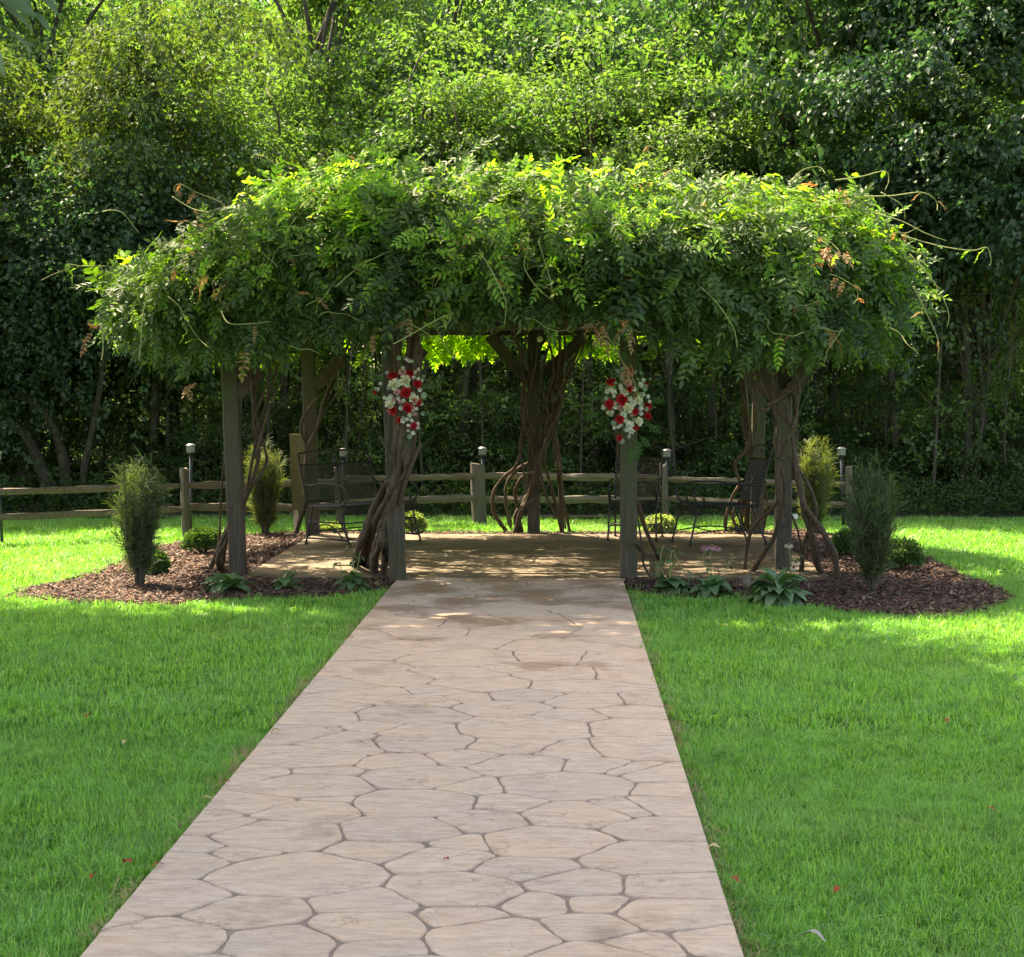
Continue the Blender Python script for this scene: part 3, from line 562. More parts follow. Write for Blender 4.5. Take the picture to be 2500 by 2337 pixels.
# ------------------------------------------------------------------ wisteria canopy
def hexleaf(L, W):
    z = .18 * W
    return np.array([(0, 0, 0), (L * .3, W * .5, z), (L * .68, W * .42, z * .7), (L, 0, -.12 * L), (L * .68, -W * .42, z * .7), (L * .3, -W * .5, z)]), np.array([(0, 3, 2, 1), (0, 5, 4, 3)])
def pinnate(rng, pairs, ln, lf, wd, droop):
    V = []; Fc = []; k = 0; hv, hf = hexleaf(1, 1)
    def curve(t): return np.array([ln * t * (1 - .12 * droop * t), 0, -droop * ln * t * t * .6 + .1 * ln * t])
    for i in range(pairs):
        t = .2 + .72 * i / (pairs - 1); sc = (.8 + .4 * math.sin(math.pi * (i + .5) / pairs))
        for s in (1, -1):
            a = s * (R(68) - .3 * t) + rng.normal(0, .13); pit = rng.normal(.25, .22); ro = rng.normal(0, .35)
            l = lf * sc * rng.uniform(.88, 1.1); v = np.stack([hv[:, 0] * l, hv[:, 1] * wd * sc, hv[:, 2] * wd], 1)
            E = np.array(Euler((ro, pit, a)).to_matrix()); V.append(v @ E.T + curve(t)); Fc.append(hf + k); k += 6
    v = np.stack([hv[:, 0] * lf * 1.1, hv[:, 1] * wd, hv[:, 2] * wd], 1); E = np.array(Euler((0, .3 * droop + .1, rng.normal(0, .1))).to_matrix()); V.append(v @ E.T + curve(1)); Fc.append(hf + k); k += 6
    w = .0022; q = [curve(t) for t in (0, .35, .7, 1)]
    for a, b_ in zip(q[:-1], q[1:]):
        V.append(np.array([a + (0, w, 0), a - (0, w, 0), b_ - (0, w, 0), b_ + (0, w, 0)])); Fc.append(np.array([(0, 1, 2, 3)]) + k); k += 4
    return np.concatenate(V), np.concatenate(Fc)
pin = [pinnate(rng, p, l, f, w, d) for p, l, f, w, d in ((5, .24, .062, .026, .5), (6, .28, .06, .024, .8), (6, .25, .056, .025, 1.1), (4, .19, .055, .026, .4), (5, .26, .065, .028, 1.4), (6, .30, .058, .022, .6))]
outl = [(150, 850), (215, 740), (290, 670), (400, 640), (500, 592), (590, 530), (700, 455), (790, 440), (900, 448), (1000, 440), (1200, 425), (1400, 450), (1550, 455), (1700, 460), (1850, 450), (2000, 460), (2090, 520), (2180, 590), (2235, 680), (2262, 780), (2290, 880)]
botl = [(150, 850), (300, 865), (420, 890), (560, 895), (700, 850), (900, 815), (1050, 795), (1250, 792), (1450, 795), (1560, 840), (1700, 850), (1800, 890), (1950, 900), (2050, 870), (2200, 870), (2290, 880)]
YM = 17.4
ox = [P(a, b_, YM).x for a, b_ in outl]; oz = [P(a, b_, YM).z - .20 for a, b_ in outl]
bx_ = [P(a, b_, 16).x for a, b_ in botl]; bz_ = [P(a, b_, 16).z for a, b_ in botl]
XC0, XC1 = ox[0] + .55, ox[-1] - .3; xm = (XC0 + XC1) / 2; hx = (XC1 - XC0) / 2; ym = 18.95; hy = 3.35
def canopy_point(n, shrink=1.0, front=.6):
    x = rng.uniform(XC0, XC1, n); u = (x - xm) / hx; W = hy * (1 - np.abs(u) ** 3.2).clip(0.02) ** (1 / 3.2)
    s = rng.random(n)                                   # 0..1 round the cross-section, front skirt -> top -> back
    th = np.where(rng.random(n) < front, rng.uniform(0, .5, n), rng.uniform(.3, 1, n)) * np.pi
    c = np.cos(th); sn = np.sin(th); ex = .55
    v = -np.sign(c) * np.abs(c) ** ex; hgt = np.abs(sn) ** (ex * 1.15)
    zt = np.interp(x, ox, oz); zb = np.interp(x, bx_, bz_) + .36
    lump = .14 * snoise(x * 1.5, v * 3 + hgt * 2, 1) + .13 * snoise(x * 2.6, v * 6 + hgt * 5, 3) - .05
    k = shrink * (1 + lump * .75)
    y = ym + v * W * k; z = zb + (zt - zb) * hgt * (shrink + lump * .55) 
    nrm = np.stack([u ** 3 * 1.2, v * np.abs(v) * 1.2, hgt * 1.1 + .05], 1)
    return np.stack([x, y, z], 1), nrm
canopy = thing('wisteria_canopy', 'sprawling green wisteria canopy draped over the top of the arbour', 'vine', (xm, ym, 0)); base = np.array([xm, ym, 0.])
def canopy_leaves(n, shrink, front, dirj=.75, dz=-.25, sc=(.75, 1.2), jit=.06):
    nc = max(1, n // 12); p0, nr0 = canopy_point(nc, shrink, front); ci = rng.integers(0, nc, n); w = rng.random(n) < .84
    p, nr = canopy_point(n, shrink, front); p = np.where(w[:, None], p0[ci] + rng.normal(0, .115, p.shape), p + rng.normal(0, jit, p.shape)); nr = np.where(w[:, None], nr0[ci] + rng.normal(0, .25, p.shape), nr)
    nr = nr / np.linalg.norm(nr, axis=1, keepdims=True); a = rng.normal(0, 1, p.shape); a -= nr * (a * nr).sum(1, keepdims=True); d = nr * .42 + a * .7; d[:, 2] += dz
    return p, rotmats(d, rng, .4, nr * .8 + np.array([0, 0, .6])), rng.uniform(*sc, n), nr
p, Rm, sc_, nr = canopy_leaves(10500, 1.0, .72, sc=(.8, 1.4)); V, Fc = scatter(pin, p - base, Rm, sc_, rng); V1, F1 = V, Fc
p, Rm, sc_, nr = canopy_leaves(5600, .90, .3, sc=(1, 1.4), jit=.12); V, Fc = scatter(pin, p - base, Rm, sc_, rng)
# hanging fringe and underside
nf = 1500; x = rng.uniform(XC0 + .1, XC1 - .1, nf); u = (x - xm) / hx; W = hy * (1 - np.abs(u) ** 3.2) ** (1 / 3.2); v = np.where(rng.random(nf) < .55, -1 + np.abs(rng.normal(0, .04, nf)), rng.uniform(-1, 1, nf))
zb = np.interp(x, bx_, bz_) + rng.uniform(.16, .42, nf) + np.where(v > -.9, .36, 0)
pf = np.stack([x, ym + v * W * .97, zb], 1); d = np.stack([rng.normal(0, .5, nf), rng.normal(-.35, .4, nf), rng.normal(-.7, .35, nf)], 1)
V2, F2 = scatter(pin, pf - base, rotmats(d, rng, .4, np.tile([0, -.8, .5], (nf, 1)) + rng.normal(0, .3, (nf, 3))), rng.uniform(.7, 1.15, nf), rng)
fol = obj('foliage', mesh_np('wisteria_foliage', np.concatenate([V1, V, V2]), np.concatenate([F1, Fc + len(V1), F2 + len(V1) + len(V)]), M['wisteria']), canopy, (0, 0, 0)); fol['kind'] = 'stuff'
# young shoots, mostly along the crest, with the sunlight there put into their colour
p, Rm, sc_, nr = canopy_leaves(7000, 1.05, .5, sc=(.7, 1.15), jit=.06)
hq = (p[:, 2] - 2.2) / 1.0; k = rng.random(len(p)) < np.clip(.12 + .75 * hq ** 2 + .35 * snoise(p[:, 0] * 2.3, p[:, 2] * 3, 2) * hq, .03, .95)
p, Rm, sc_ = p[k], Rm[k], sc_[k]; ys_ = p[:, 1] < 99; V, Fc = scatter(pin, p - base, Rm, sc_, rng); o = obj('young_lit_foliage', mesh_np('young_lit_foliage', V, Fc, M['wisteria_young_lit']), canopy, (0, 0, 0)); o['kind'] = 'stuff'; o['label'] = 'young wisteria shoots along the crest, sunlight put into their colour'
# back edge leaves seen through the opening, sunlight put into their colour
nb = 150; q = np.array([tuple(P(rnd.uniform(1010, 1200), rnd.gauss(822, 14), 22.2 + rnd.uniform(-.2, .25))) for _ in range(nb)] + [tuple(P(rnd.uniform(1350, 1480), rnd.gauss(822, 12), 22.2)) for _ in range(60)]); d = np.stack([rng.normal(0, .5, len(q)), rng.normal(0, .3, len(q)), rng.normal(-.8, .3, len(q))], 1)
V, Fc = scatter(pin, q - base, rotmats(d, rng, .4, np.tile([0., -1, .3], (len(q), 1))), rng.uniform(.6, 1.0, len(q)), rng); o = obj('back_fringe', mesh_np('back_fringe', V, Fc, M['wisteria_young_lit']), canopy, (0, 0, 0)); o['kind'] = 'stuff'
# the leaves that show largest, one by one
pm = [mesh_np('wisteria_leaf', v, f, M['wisteria']) for v, f in pin]; py_ = [mesh_np('young_wisteria_leaf', v, f, M['wisteria_young_lit']) for v, f in pin]; pb = [mesh_np('bronze_wisteria_leaf', v, f, M['bronze']) for v, f in pin]
p, Rm, sc_, nr = canopy_leaves(300, 1.035, 1.0, sc=(1.0, 1.45), jit=.05)
for i in range(300):
    tpl = pb if i % 43 == 5 else (py_ if i % 3 == 0 else pm)
    o = obj('leaf', tpl[i % len(pin)], canopy, (0, 0, 0)); m4 = Matrix([[*Rm[i][r], 0] for r in range(3)] + [[0, 0, 0, 1]]); o.matrix_basis = Matrix.Translation(Vector(p[i] - base)) @ m4 @ Matrix.Scale(sc_[i], 4)
    if i % 43 == 5: o['label'] = 'bronze coloured wisteria leaf'
# bronze clusters, as the photograph has them
bc = []
for px, py, nn, Y in ((515, 680, 3, 15.7), (560, 690, 2, 15.8), (600, 850, 1, 15.4), (465, 945, 2, 15.6), (905, 815, 2, 15.4), (1290, 560, 3, 15.8), (1280, 590, 2, 15.7), (1565, 455, 6, 16.5), (1590, 470, 4, 16.4), (2020, 605, 5, 15.8), (2050, 610, 3, 15.9), (1510, 640, 2, 15.6), (1440, 790, 3, 15.3), (1480, 790, 4, 15.3), (1530, 800, 3, 15.2), (1520, 890, 4, 15.5), (860, 440, 5, 16.8), (950, 430, 4, 16.8), (720, 445, 3, 16.8), (2060, 465, 5, 16.8), (1990, 470, 3, 16.8), (1760, 450, 3, 17), (760, 720, 2, 15.4), (1700, 500, 2, 16), (218, 810, 2, 15.6), (1000, 780, 2, 15.3)):
    for _ in range(nn): bc.append(P(px + rnd.uniform(-14, 14), py + rnd.uniform(-10, 10), Y))
bc = np.array([tuple(q) for q in bc]); d = np.stack([rng.normal(0, .8, len(bc)), rng.normal(-.6, .4, len(bc)), rng.normal(-.4, .4, len(bc))], 1)
V, Fc = scatter(pin, bc - base, rotmats(d, rng, .6), rng.uniform(.5, .9, len(bc)), rng); o = obj('bronze_foliage', mesh_np('bronze_foliage', V, Fc, M['bronze']), canopy, (0, 0, 0)); o['kind'] = 'stuff'; o['label'] = 'bronze and tan leaf tips'
# tendrils
def tendril(pp, Y, r=.0055):
    pts = [P(x, y, Y + rnd.uniform(-.08, .08)) - Vector(base) for x, y in pp]; mb = MB(); mb.tube(pts, [r * (1.1 - .75 * i / len(pts)) for i in range(len(pts))], 5, sub=5); o = mb.build('tendril', M['tendril'], canopy, True)
    k = 0; tp = []
    for q in pts[1:-1]:
        if rnd.random() < .55: tp.append(tuple(q))
    if tp:
        tp = np.array(tp); V, Fc = scatter(pin, tp, rotmats(np.stack([rng.normal(0, 1, len(tp)), rng.normal(0, 1, len(tp)), rng.normal(-.4, .4, len(tp))], 1), rng), rng.uniform(.3, .55, len(tp)), rng)
        obj('tendril_leaf', mesh_np('tendril_leaf', V, Fc, M['bronze'] if rnd.random() < .6 else M['wisteria_young_lit']), o)['kind'] = 'stuff'
for pp, Y in (([(650, 490), (560, 520), (540, 495), (480, 470), (440, 450), (425, 460), (432, 478)], 16.5), ([(545, 565), (500, 560), (440, 580), (370, 610)], 16.3), ([(260, 650), (200, 650), (165, 645), (170, 655), (130, 670), (100, 685)], 15.9), ([(740, 440), (690, 415), (650, 385), (625, 378)], 17.2), ([(860, 430), (800, 400), (815, 380), (850, 382), (880, 410)], 17.2), ([(1000, 430), (1040, 420), (1075, 402), (1110, 402)], 17.2), ([(1020, 430), (1040, 405), (1020, 398)], 17), ([(1575, 440), (1572, 400), (1575, 362), (1590, 358), (1612, 372)], 16.8), ([(1610, 440), (1640, 415), (1680, 398), (1712, 405)], 16.8), ([(1460, 440), (1470, 410), (1490, 405), (1508, 430)], 16.9), ([(1930, 445), (1960, 415), (2000, 408), (2015, 425)], 16.9), ([(2040, 440), (2100, 432), (2160, 418), (2170, 440), (2160, 465)], 16.6), ([(2110, 480), (2180, 478), (2250, 470), (2285, 490), (2288, 515)], 16.4), ([(2130, 520), (2200, 540), (2260, 570), (2310, 588)], 16.3), ([(2200, 575), (2290, 600), (2370, 612), (2410, 605), (2420, 640), (2415, 648)], 16.2), ([(2230, 700), (2260, 760), (2290, 830), (2288, 880)], 15.8), ([(2220, 620), (2280, 690), (2315, 760), (2312, 800)], 16), ([(2150, 470), (2200, 500), (2210, 535)], 16.4), ([(960, 840), (980, 830), (1090, 770), (1093, 790), (1068, 800)], 15.2), ([(1170, 610), (1210, 680), (1235, 740), (1230, 800)], 15.2), ([(1315, 590), (1330, 640), (1345, 690), (1350, 730)], 15.3), ([(1290, 600), (1280, 650), (1310, 700), (1350, 735)], 15.3), ([(540, 760), (560, 790), (620, 790), (660, 785)], 15.3), ([(370, 700), (350, 760), (345, 820), (340, 880)], 15.4), ([(250, 800), (252, 850), (248, 880)], 15.5), ([(1540, 655), (1580, 680), (1625, 680), (1628, 700)], 15.4), ([(1710, 700), (1750, 740), (1790, 800), (1800, 850)], 15.4), ([(1100, 560), (1090, 640), (1060, 700)], 15.5), ([(700, 560), (690, 600), (670, 640)], 15.8), ([(1760, 560), (1740, 590), (1710, 610), (1705, 640)], 15.6), ([(820, 700), (880, 650), (960, 610), (1010, 600)], 15.5), ([(1860, 450), (1890, 470), (1930, 500)], 16.3), ([(420, 480), (470, 510), (520, 520)], 16.5)):
    tendril(pp, Y)
for i in range(45):
    x0 = rnd.uniform(250, 2200); y0 = rnd.uniform(480, 850); a = rnd.uniform(-.6, .6) + (0 if rnd.random() < .5 else math.pi); pp = [(x0, y0)]
    for k in range(rnd.randint(3, 6)): a += rnd.uniform(-.7, .7); x0 += 26 * math.cos(a); y0 += 26 * math.sin(a) + 8; pp.append((x0, y0))
    tendril(pp, 15.55 if y0 > 600 else 16.2, .004)
# woody twigs under the canopy
mb = MB()
for i in range(150):
    x = rnd.uniform(XC0 + 1.7, XC1 - 1.7); y = rnd.uniform(ym - hy * .7, ym + hy * .85); z = 2.4 + rnd.uniform(0, .35); a = rnd.uniform(0, 6.28); L = rnd.uniform(.6, 1.6)
    mb.tube([Vector((x + L * t * math.cos(a + t) - base[0], y + L * t * math.sin(a + t) - base[1], z + .15 * math.sin(3 * t + i))) for t in (0, .3, .6, 1)], .011, 5, sub=2)
o = mb.build('twigs', M['vine'], canopy); o['kind'] = 'stuff'

# ================================================================== FENCE
fpost = [(-215, 1342, 1178, 24), (455, 1311, 1147, 22), (831, 1292, 1145, 20), (1172, 1281, 1132, 38), (1625, 1281, 1135, 19), (2078, 1291, 1144, 18)]
fn = thing('split_rail_fence', 'weathered grey two rail split rail fence behind the patio', 'fence', (0, 23, 0)); rf = Rel(fn); fp = []
for px, by, ty, w in fpost:
    g = G(px, by); t = P(px - 6, ty, g.y); s = H / (by - 939); ww = w * s; mb = MB(); n = 5
    for i in range(n + 1):
        c = Vector((g.x, g.y, -.03)).lerp(t, i / n); mb.v += [(c.x + ww / 2 * math.cos(k * math.pi / 3.5 + .3) * rnd.uniform(.88, 1.08), c.y + .07 * math.sin(k * math.pi / 3.5 + .3), c.z + (rnd.uniform(-.02, .03) if i == n else 0)) for k in range(7)]
    for i in range(n):
        for k in range(7): mb.f.append((i * 7 + k, i * 7 + (k + 1) % 7, i * 7 + 7 + (k + 1) % 7, i * 7 + 7 + k))
    mb.f.append(tuple(n * 7 + k for k in range(7))); rf(mb, 'post', M['fpost']); fp.append((g, t))
railz = [((1201, 1186), (1266, 1243)), ((1186, 1177), (1238, 1236)), ((1171, 1163), (1224, 1216)), ((1163, 1168), (1219, 1219)), ((1169, 1184), (1218, 1234))]
for i, (tp, lw) in enumerate(railz):
    (g0, _), (g1, _) = fp[i], fp[i + 1]; x0, x1 = fpost[i][0], fpost[i + 1][0]
    for yy in (tp, lw):
        a = P(x0, yy[0] + (7 if i == 0 and x0 < 0 else 0), g0.y - .01); b_ = P(x1, yy[1], g1.y + .01); mb = MB(); n = 12; rr = .042 * rnd.uniform(.9, 1.15)
        sag = rnd.uniform(-.01, .012); ring = [(1, .2), (.5, .9), (-.6, 1), (-1, .1), (-.4, -.9), (.7, -.8)]
        dv = (b_ - a).normalized(); sdv = Vector((-dv.y, dv.x, 0)).normalized()
        for k in range(n + 1):
            t = k / n; c = a.lerp(b_, t) + Vector((0, 0, -sag * math.sin(math.pi * t))); q = rr * (.78 if k in (0, n) else 1)
            mb.v += [tuple(c + sdv * u * q * rnd.uniform(.75, 1.2) * .8 + Vector((0, 0, v * q * rnd.uniform(.78, 1.25)))) for u, v in ring]
        for k in range(n):
            for j in range(6): mb.f.append((k * 6 + j, k * 6 + (j + 1) % 6, k * 6 + 6 + (j + 1) % 6, k * 6 + 6 + j))
        mb.f += [tuple(range(6))[::-1], tuple(n * 6 + j for j in range(6))]; rf(mb, 'rail', M['rail'])
# ------------------------------------------------------------------ solar lamps on dark poles
def lamp(px, hy_, by, label, dx=0):
    g = G(px, by); t = P(px + dx, hy_ + 27, g.y - .02); th = thing('path_lamp', label, 'lamp', (g.x, g.y, 0), 'solar path lamps on dark poles along the fence'); rl = Rel(th)
    mb = MB(); mb.tube([(g.x, g.y - .0, -.03), tuple(t)], .019, 8); rl(mb, 'pole', M['pole'], True)
    z = t.z; c = (t.x, t.y, 0)
    mb = MB(); mb.lathe([(.03, z - .012), (.047, z), (.047, z + .012)], c); rl(mb, 'lamp_base', M['pole'])
    gl = MB(); gl.lathe([(.04, z + .0121), (.042, z + .075)], c); gl = rl(gl, 'lamp_glass', M['lamp_glass'])
    mb = MB()
    for k in range(6):
        a = k * math.pi / 3; mb.box((t.x + .046 * math.cos(a), t.y + .046 * math.sin(a), z + .045), .007, .007, .068)
    mb.lathe([(.0475, z + .035), (.0475, z + .041)], c); rl(mb, 'lamp_cage', M['lamp_metal'])
    mb = MB(); mb.lathe([(.062, z + .0751), (.063, z + .085), (.045, z + .101), (.02, z + .108)], c, 18); rl(mb, 'lamp_cap', M['lamp_metal'], True)
lamp(466, 1079, 1306, 'solar lamp left of the arbour on the leftmost full fence post'); lamp(838, 1089, 1288, 'solar lamp seen just above the back of the black bench')
lamp(1178, 1085, 1279, 'solar lamp against the broad fence post left of the back centre post'); lamp(1628, 1090, 1279, 'solar lamp behind the back of the left black chair')
lamp(2060, 1086, 1290, 'solar lamp between the pale feathery shrub and the rightmost fence post', -6); lamp(6, 1098, 1330, 'solar lamp at the left picture edge, only its pole in view', -14)

# ------------------------------------------------------------------ board on stake
g = G(722, 1307); th = thing('wooden_board', 'mossy upright wooden board on a pale stake beside the back left post', 'board', (g.x, g.y, 0)); rl = Rel(th)
q = [(707, 1060), (744, 1060), (744, 1180), (742, 1246), (714, 1246), (712, 1190), (708, 1160), (709, 1120)]; mb = MB(); pts = [P(x, y, g.y - .06) for x, y in q]; n = len(pts)
mb.add([*pts, *[v + Vector((0, .045, 0)) for v in pts]], [tuple(range(n)), tuple(range(2 * n - 1, n - 1, -1))] + [(i, (i + 1) % n + 0, (i + 1) % n + n, i + n)[::-1] for i in range(n)]); rl(mb, 'plank', M['mossboard'])
mb = MB(); mb.box((g.x, g.y + .02, .35), .05, .03, .76); rl(mb, 'stake', M['stake'])
# electrical box
g = P(1936, 1261, posts['P4'][0].y + .0); th = thing('outlet_box', 'small white weatherproof outlet box on the front right post', 'outlet box', tuple(g)); rl = Rel(th)
mb = MB(); mb.box(g, .085, .05, .045); mb.box(g + Vector((0, -.026, 0)), .07, .006, .035); rl(mb, 'cover', M['plastic'])
mb = MB(); mb.tube([P(1932, 1262, g.y - .03), P(1925, 1285, g.y - .1), P(1912, 1284, g.y - .1), P(1900, 1268, g.y - .1)], .006, 5, sub=4); rl(mb, 'cable', M['cable'])
# light bulb under the beam
g = P(1318, 812, 17.2); th = thing('hanging_bulb', 'single clear light bulb hanging under the beam near the back centre post', 'light bulb', tuple(g)); rl = Rel(th)
mb = MB(); mb.lathe([(.006, g.z - .09), (.025, g.z - .075), (.028, g.z - .055), (.015, g.z - .03)], (g.x, g.y, 0), 10); rl(mb, 'bulb', M['glass'], True)
mb = MB(); mb.lathe([(.015, g.z - .03), (.015, g.z)], (g.x, g.y, 0), 8); mb.tube([(g.x, g.y, g.z), (g.x, g.y, g.z + .3)], .004, 5); rl(mb, 'socket', M['cable'])

# ================================================================== WROUGHT IRON SEATS  (local: x right, y back, front at -y)
def iron_seat(name, label, cat, W, loc, rz, group=None, Hb=.95, D=.5, glide=False):
    th = thing(name, label, cat, loc, group, rz); w = W / 2; r = .011
    def part(nm, mb, sm=True): return mb.build(nm, M['iron'], th, sm)
    sz = .43
    mb = MB()                                             # back frame
    top = [(-w, D * .5, sz - .03), (-w, D * .62, .7), (-w + .01, D * .74, Hb - .05), (-w + .06, D * .76, Hb - .005), (0, D * .77, Hb + .02), (w - .06, D * .76, Hb - .005), (w - .01, D * .74, Hb - .05), (w, D * .62, .7), (w, D * .5, sz - .03)]
    mb.tube(top, r, 7, sub=3); mb.tube([(-w, D * .72, Hb - .13), (w, D * .72, Hb - .13)], r * .8, 6); mb.tube([(-w, D * .52, sz + .03), (w, D * .52, sz + .03)], r * .8, 6)
    for x in ([0] if W > .8 else []): mb.tube([(x, D * .77, Hb + .01), (x, D * .62, .7), (x, D * .5, sz)], r * .7, 6)
    k = int(W / .14)
    for i in range(k):                                    # scrolls in the crest
        cx = -w + W * (i + .5) / k; sg = 1 if i % 2 else -1
        mb.tube([(cx + sg * (.045 - .005 * j) * math.cos(j * .75), D * .74, Hb - .065 + (.042 - .004 * j) * math.sin(j * .75)) for j in range(9)], .004, 5)
    part('back_frame', mb)
    def grid(nm, o, ux, uy, nx, ny, t=.003):
        mb = MB(); o = Vector(o); ux = Vector(ux); uy = Vector(uy)
        for i in range(nx + 1): a = o + ux * i / nx; mb.tube([a, a + uy], t, 3)
        for j in range(ny + 1): a = o + uy * j / ny; mb.tube([a, a + ux], t, 3)
        ob = mb.build(nm, M['iron'], th); ob['kind'] = 'stuff'; return ob
    grid('back_mesh', (-w, D * .52, sz + .03), (W, 0, 0), (0, D * .2, Hb - .13 - sz - .03), int(W / .0165), 24)
    grid('seat_mesh', (-w, -D * .5, sz + .01), (W, 0, 0), (0, D * 1.0, -.02), int(W / .0165), 26)
    grid('apron_mesh', (-w, -D * .5, sz + .01), (W, 0, 0), (0, .015, -.085), int(W / .0165), 5)
    mb = MB(); mb.tube([(-w, -D * .5, sz), (w, -D * .5, sz), (w, D * .5, sz - .02), (-w, D * .5, sz - .02)], r, 6, closed=True); mb.tube([(-w, -D * .47, sz - .085), (w, -D * .47, sz - .085)], r * .8, 6); part('seat_frame', mb)
    for s in (-1, 1):
        x = s * w
        mb = MB(); mb.tube([(x, D * .66, .68), (x, D * .45, .635), (x, D * .1, .66), (x, -D * .3, .655), (x, -D * .5, .62), (x, -D * .56, .55), (x, -D * .5, .47), (x, -D * .42, .44), (x, -D * .36, .47), (x, -D * .40, .505)], r, 7, sub=4); part('arm', mb)
        mb = MB(); c = Vector((x, -D * .46, sz - .035)); mb.tube([c + Vector((0, .045 * math.cos(a), .045 * math.sin(a))) for a in np.linspace(0, 6, 10)], .006, 5, sub=2); part('scroll', mb)
        if not glide:
            for yy, yb, nm in ((-D * .48, -D * .62, 'leg'), (D * .42, D * .66, 'leg')):
                mb = MB(); mb.tube([(x, yy, sz - .01), (x * 1.0, (yy + yb) / 2, .2), (x * 1.03, yb, .012)], r, 7, sub=3); mb.lathe([(.02, .0), (.02, .012)], (x * 1.03, yb, 0), 8); part(nm, mb)
            mb = MB(); mb.tube([(x, -D * .55, .13), (x, 0, .17), (x, D * .55, .13)], r * .7, 6, sub=3); part('side_stretcher', mb)
        else:
            for yy, yb in ((-D * .42, -D * .62), (D * .36, D * .52)):
                mb = MB(); mb.tube([(x, yy, sz - .01), (x, yy * 1.1, .28), (x * 1.0, yb, .03)], r, 7, sub=3); mb.tube([(x, yb, .05), (x, yb, .01)], r, 6); mb.lathe([(.022, .0), (.022, .012)], (x, yb, 0), 8); part('leg', mb)
                mb = MB(); mb.tube([(x * .97, yy * .9, .25), (x * .97, yb * .8, .13), (x * .97, yb * .9, .09), (x * .97, yb * 1.15, .1)], r * .8, 6, sub=3); part('glide_link', mb)
            mb = MB(); mb.tube([(x, -D * .6, .07), (x, 0, .075), (x, D * .5, .07)], r, 6); part('side_stretcher', mb)
            mb = MB(); mb.tube([(x, -D * .5, .25), (x, D * .45, .25)], r, 6); mb.tube([(x, -D * .45, .09), (x, -D * .2, .2), (x, 0, .225), (x, D * .2, .2), (x, D * .4, .1)], r * .7, 6, sub=3); part('arch_brace', mb)
    mb = MB(); mb.tube([(-w, -D * .2, .15), (w, -D * .2, .15)], r * .7, 6); mb.tube([(-w, D * .3, .15), (w, D * .3, .15)], r * .7, 6)
    if glide: mb.tube([(-w, -D * .5, .25), (w, -D * .5, .25)], r * .7, 6)
    part('cross_stretcher', mb); return th
A_, B_, C_, D_ = G(754, 1335), G(850, 1346), G(1011, 1330), G(916, 1319)
bc_ = (A_ + B_ + C_ + D_) / 4; dirx = (C_ - B_).normalized(); rz = math.atan2(dirx.y, dirx.x)
iron_seat('glider_bench', 'black wrought iron mesh bench glider on the left side of the patio', 'bench', 1.12, (bc_.x, bc_.y, .034), rz, Hb=.98, D=.56, glide=True)
a, b_ = G(1468, 1328), G(1581, 1330); c, d_ = G(1509, 1315), G(1619, 1318); cc = (a + b_ + c + d_) / 4
iron_seat('patio_chair', 'black wrought iron chair facing front behind the post with the right bouquet', 'chair', .52, (cc.x + .03, cc.y, .034), math.atan2((b_ - a).y, (b_ - a).x) * .2 - .12, 'black iron patio chairs', Hb=1.02)
g = G(1752, 1335)
iron_seat('patio_chair', 'black wrought iron chair turned sideways in front of the back right post', 'chair', .55, (g.x, g.y, .034), R(-74), 'black iron patio chairs', Hb=1.04, D=.68)

# ================================================================== BOUQUETS
def rose_mesh(rng, petals, rows, open_):
    V = []; Fc = []; k = 0
    for r_ in range(rows):
        n = petals + r_; rad = .12 + .88 * (r_ + .5) / rows; h = 1 - .55 * rad * open_
        for i in range(n):
            a = 2 * math.pi * (i + .5 * (r_ % 2)) / n + rng.normal(0, .12); wd = 2.6 * math.pi * rad / n * .55
            for row, (rr, zz) in enumerate(((.25 * rad, -.3), (.85 * rad, .15 * h), (rad * 1.0, h * .75), (rad * (1.06 + .12 * open_ * rad), h * .82))):
                for c in (-1, 0, 1):
                    aa = a + c * wd / max(rad, .3) * (.5 if row == 0 else 1) * .5; q = rr * (1 + .05 * (c == 0)) - (.06 * rad if c and row == 3 else 0)
                    V.append((q * math.cos(aa), q * math.sin(aa), zz - (.06 if c and row == 3 else 0)))
            for row in range(3):
                for c in range(2): Fc.append((k + row * 3 + c, k + row * 3 + c + 1, k + row * 3 + c + 4, k + row * 3 + c + 3))
            k += 12
    return np.array(V), np.array(Fc)
rv = {nm: rose_mesh(rng, 3, 5, 1.0) for nm in 'a'}; bv = rose_mesh(rng, 3, 3, .5)
RM_ = {c: mesh_np(c + '_rose', *rv['a'], M[c], True) for c in ('red', 'cream', 'white', 'pink')}
BM_ = {c: mesh_np(c + '_bud', *bv, M[c], True) for c in ('red', 'cream', 'white', 'pink')}
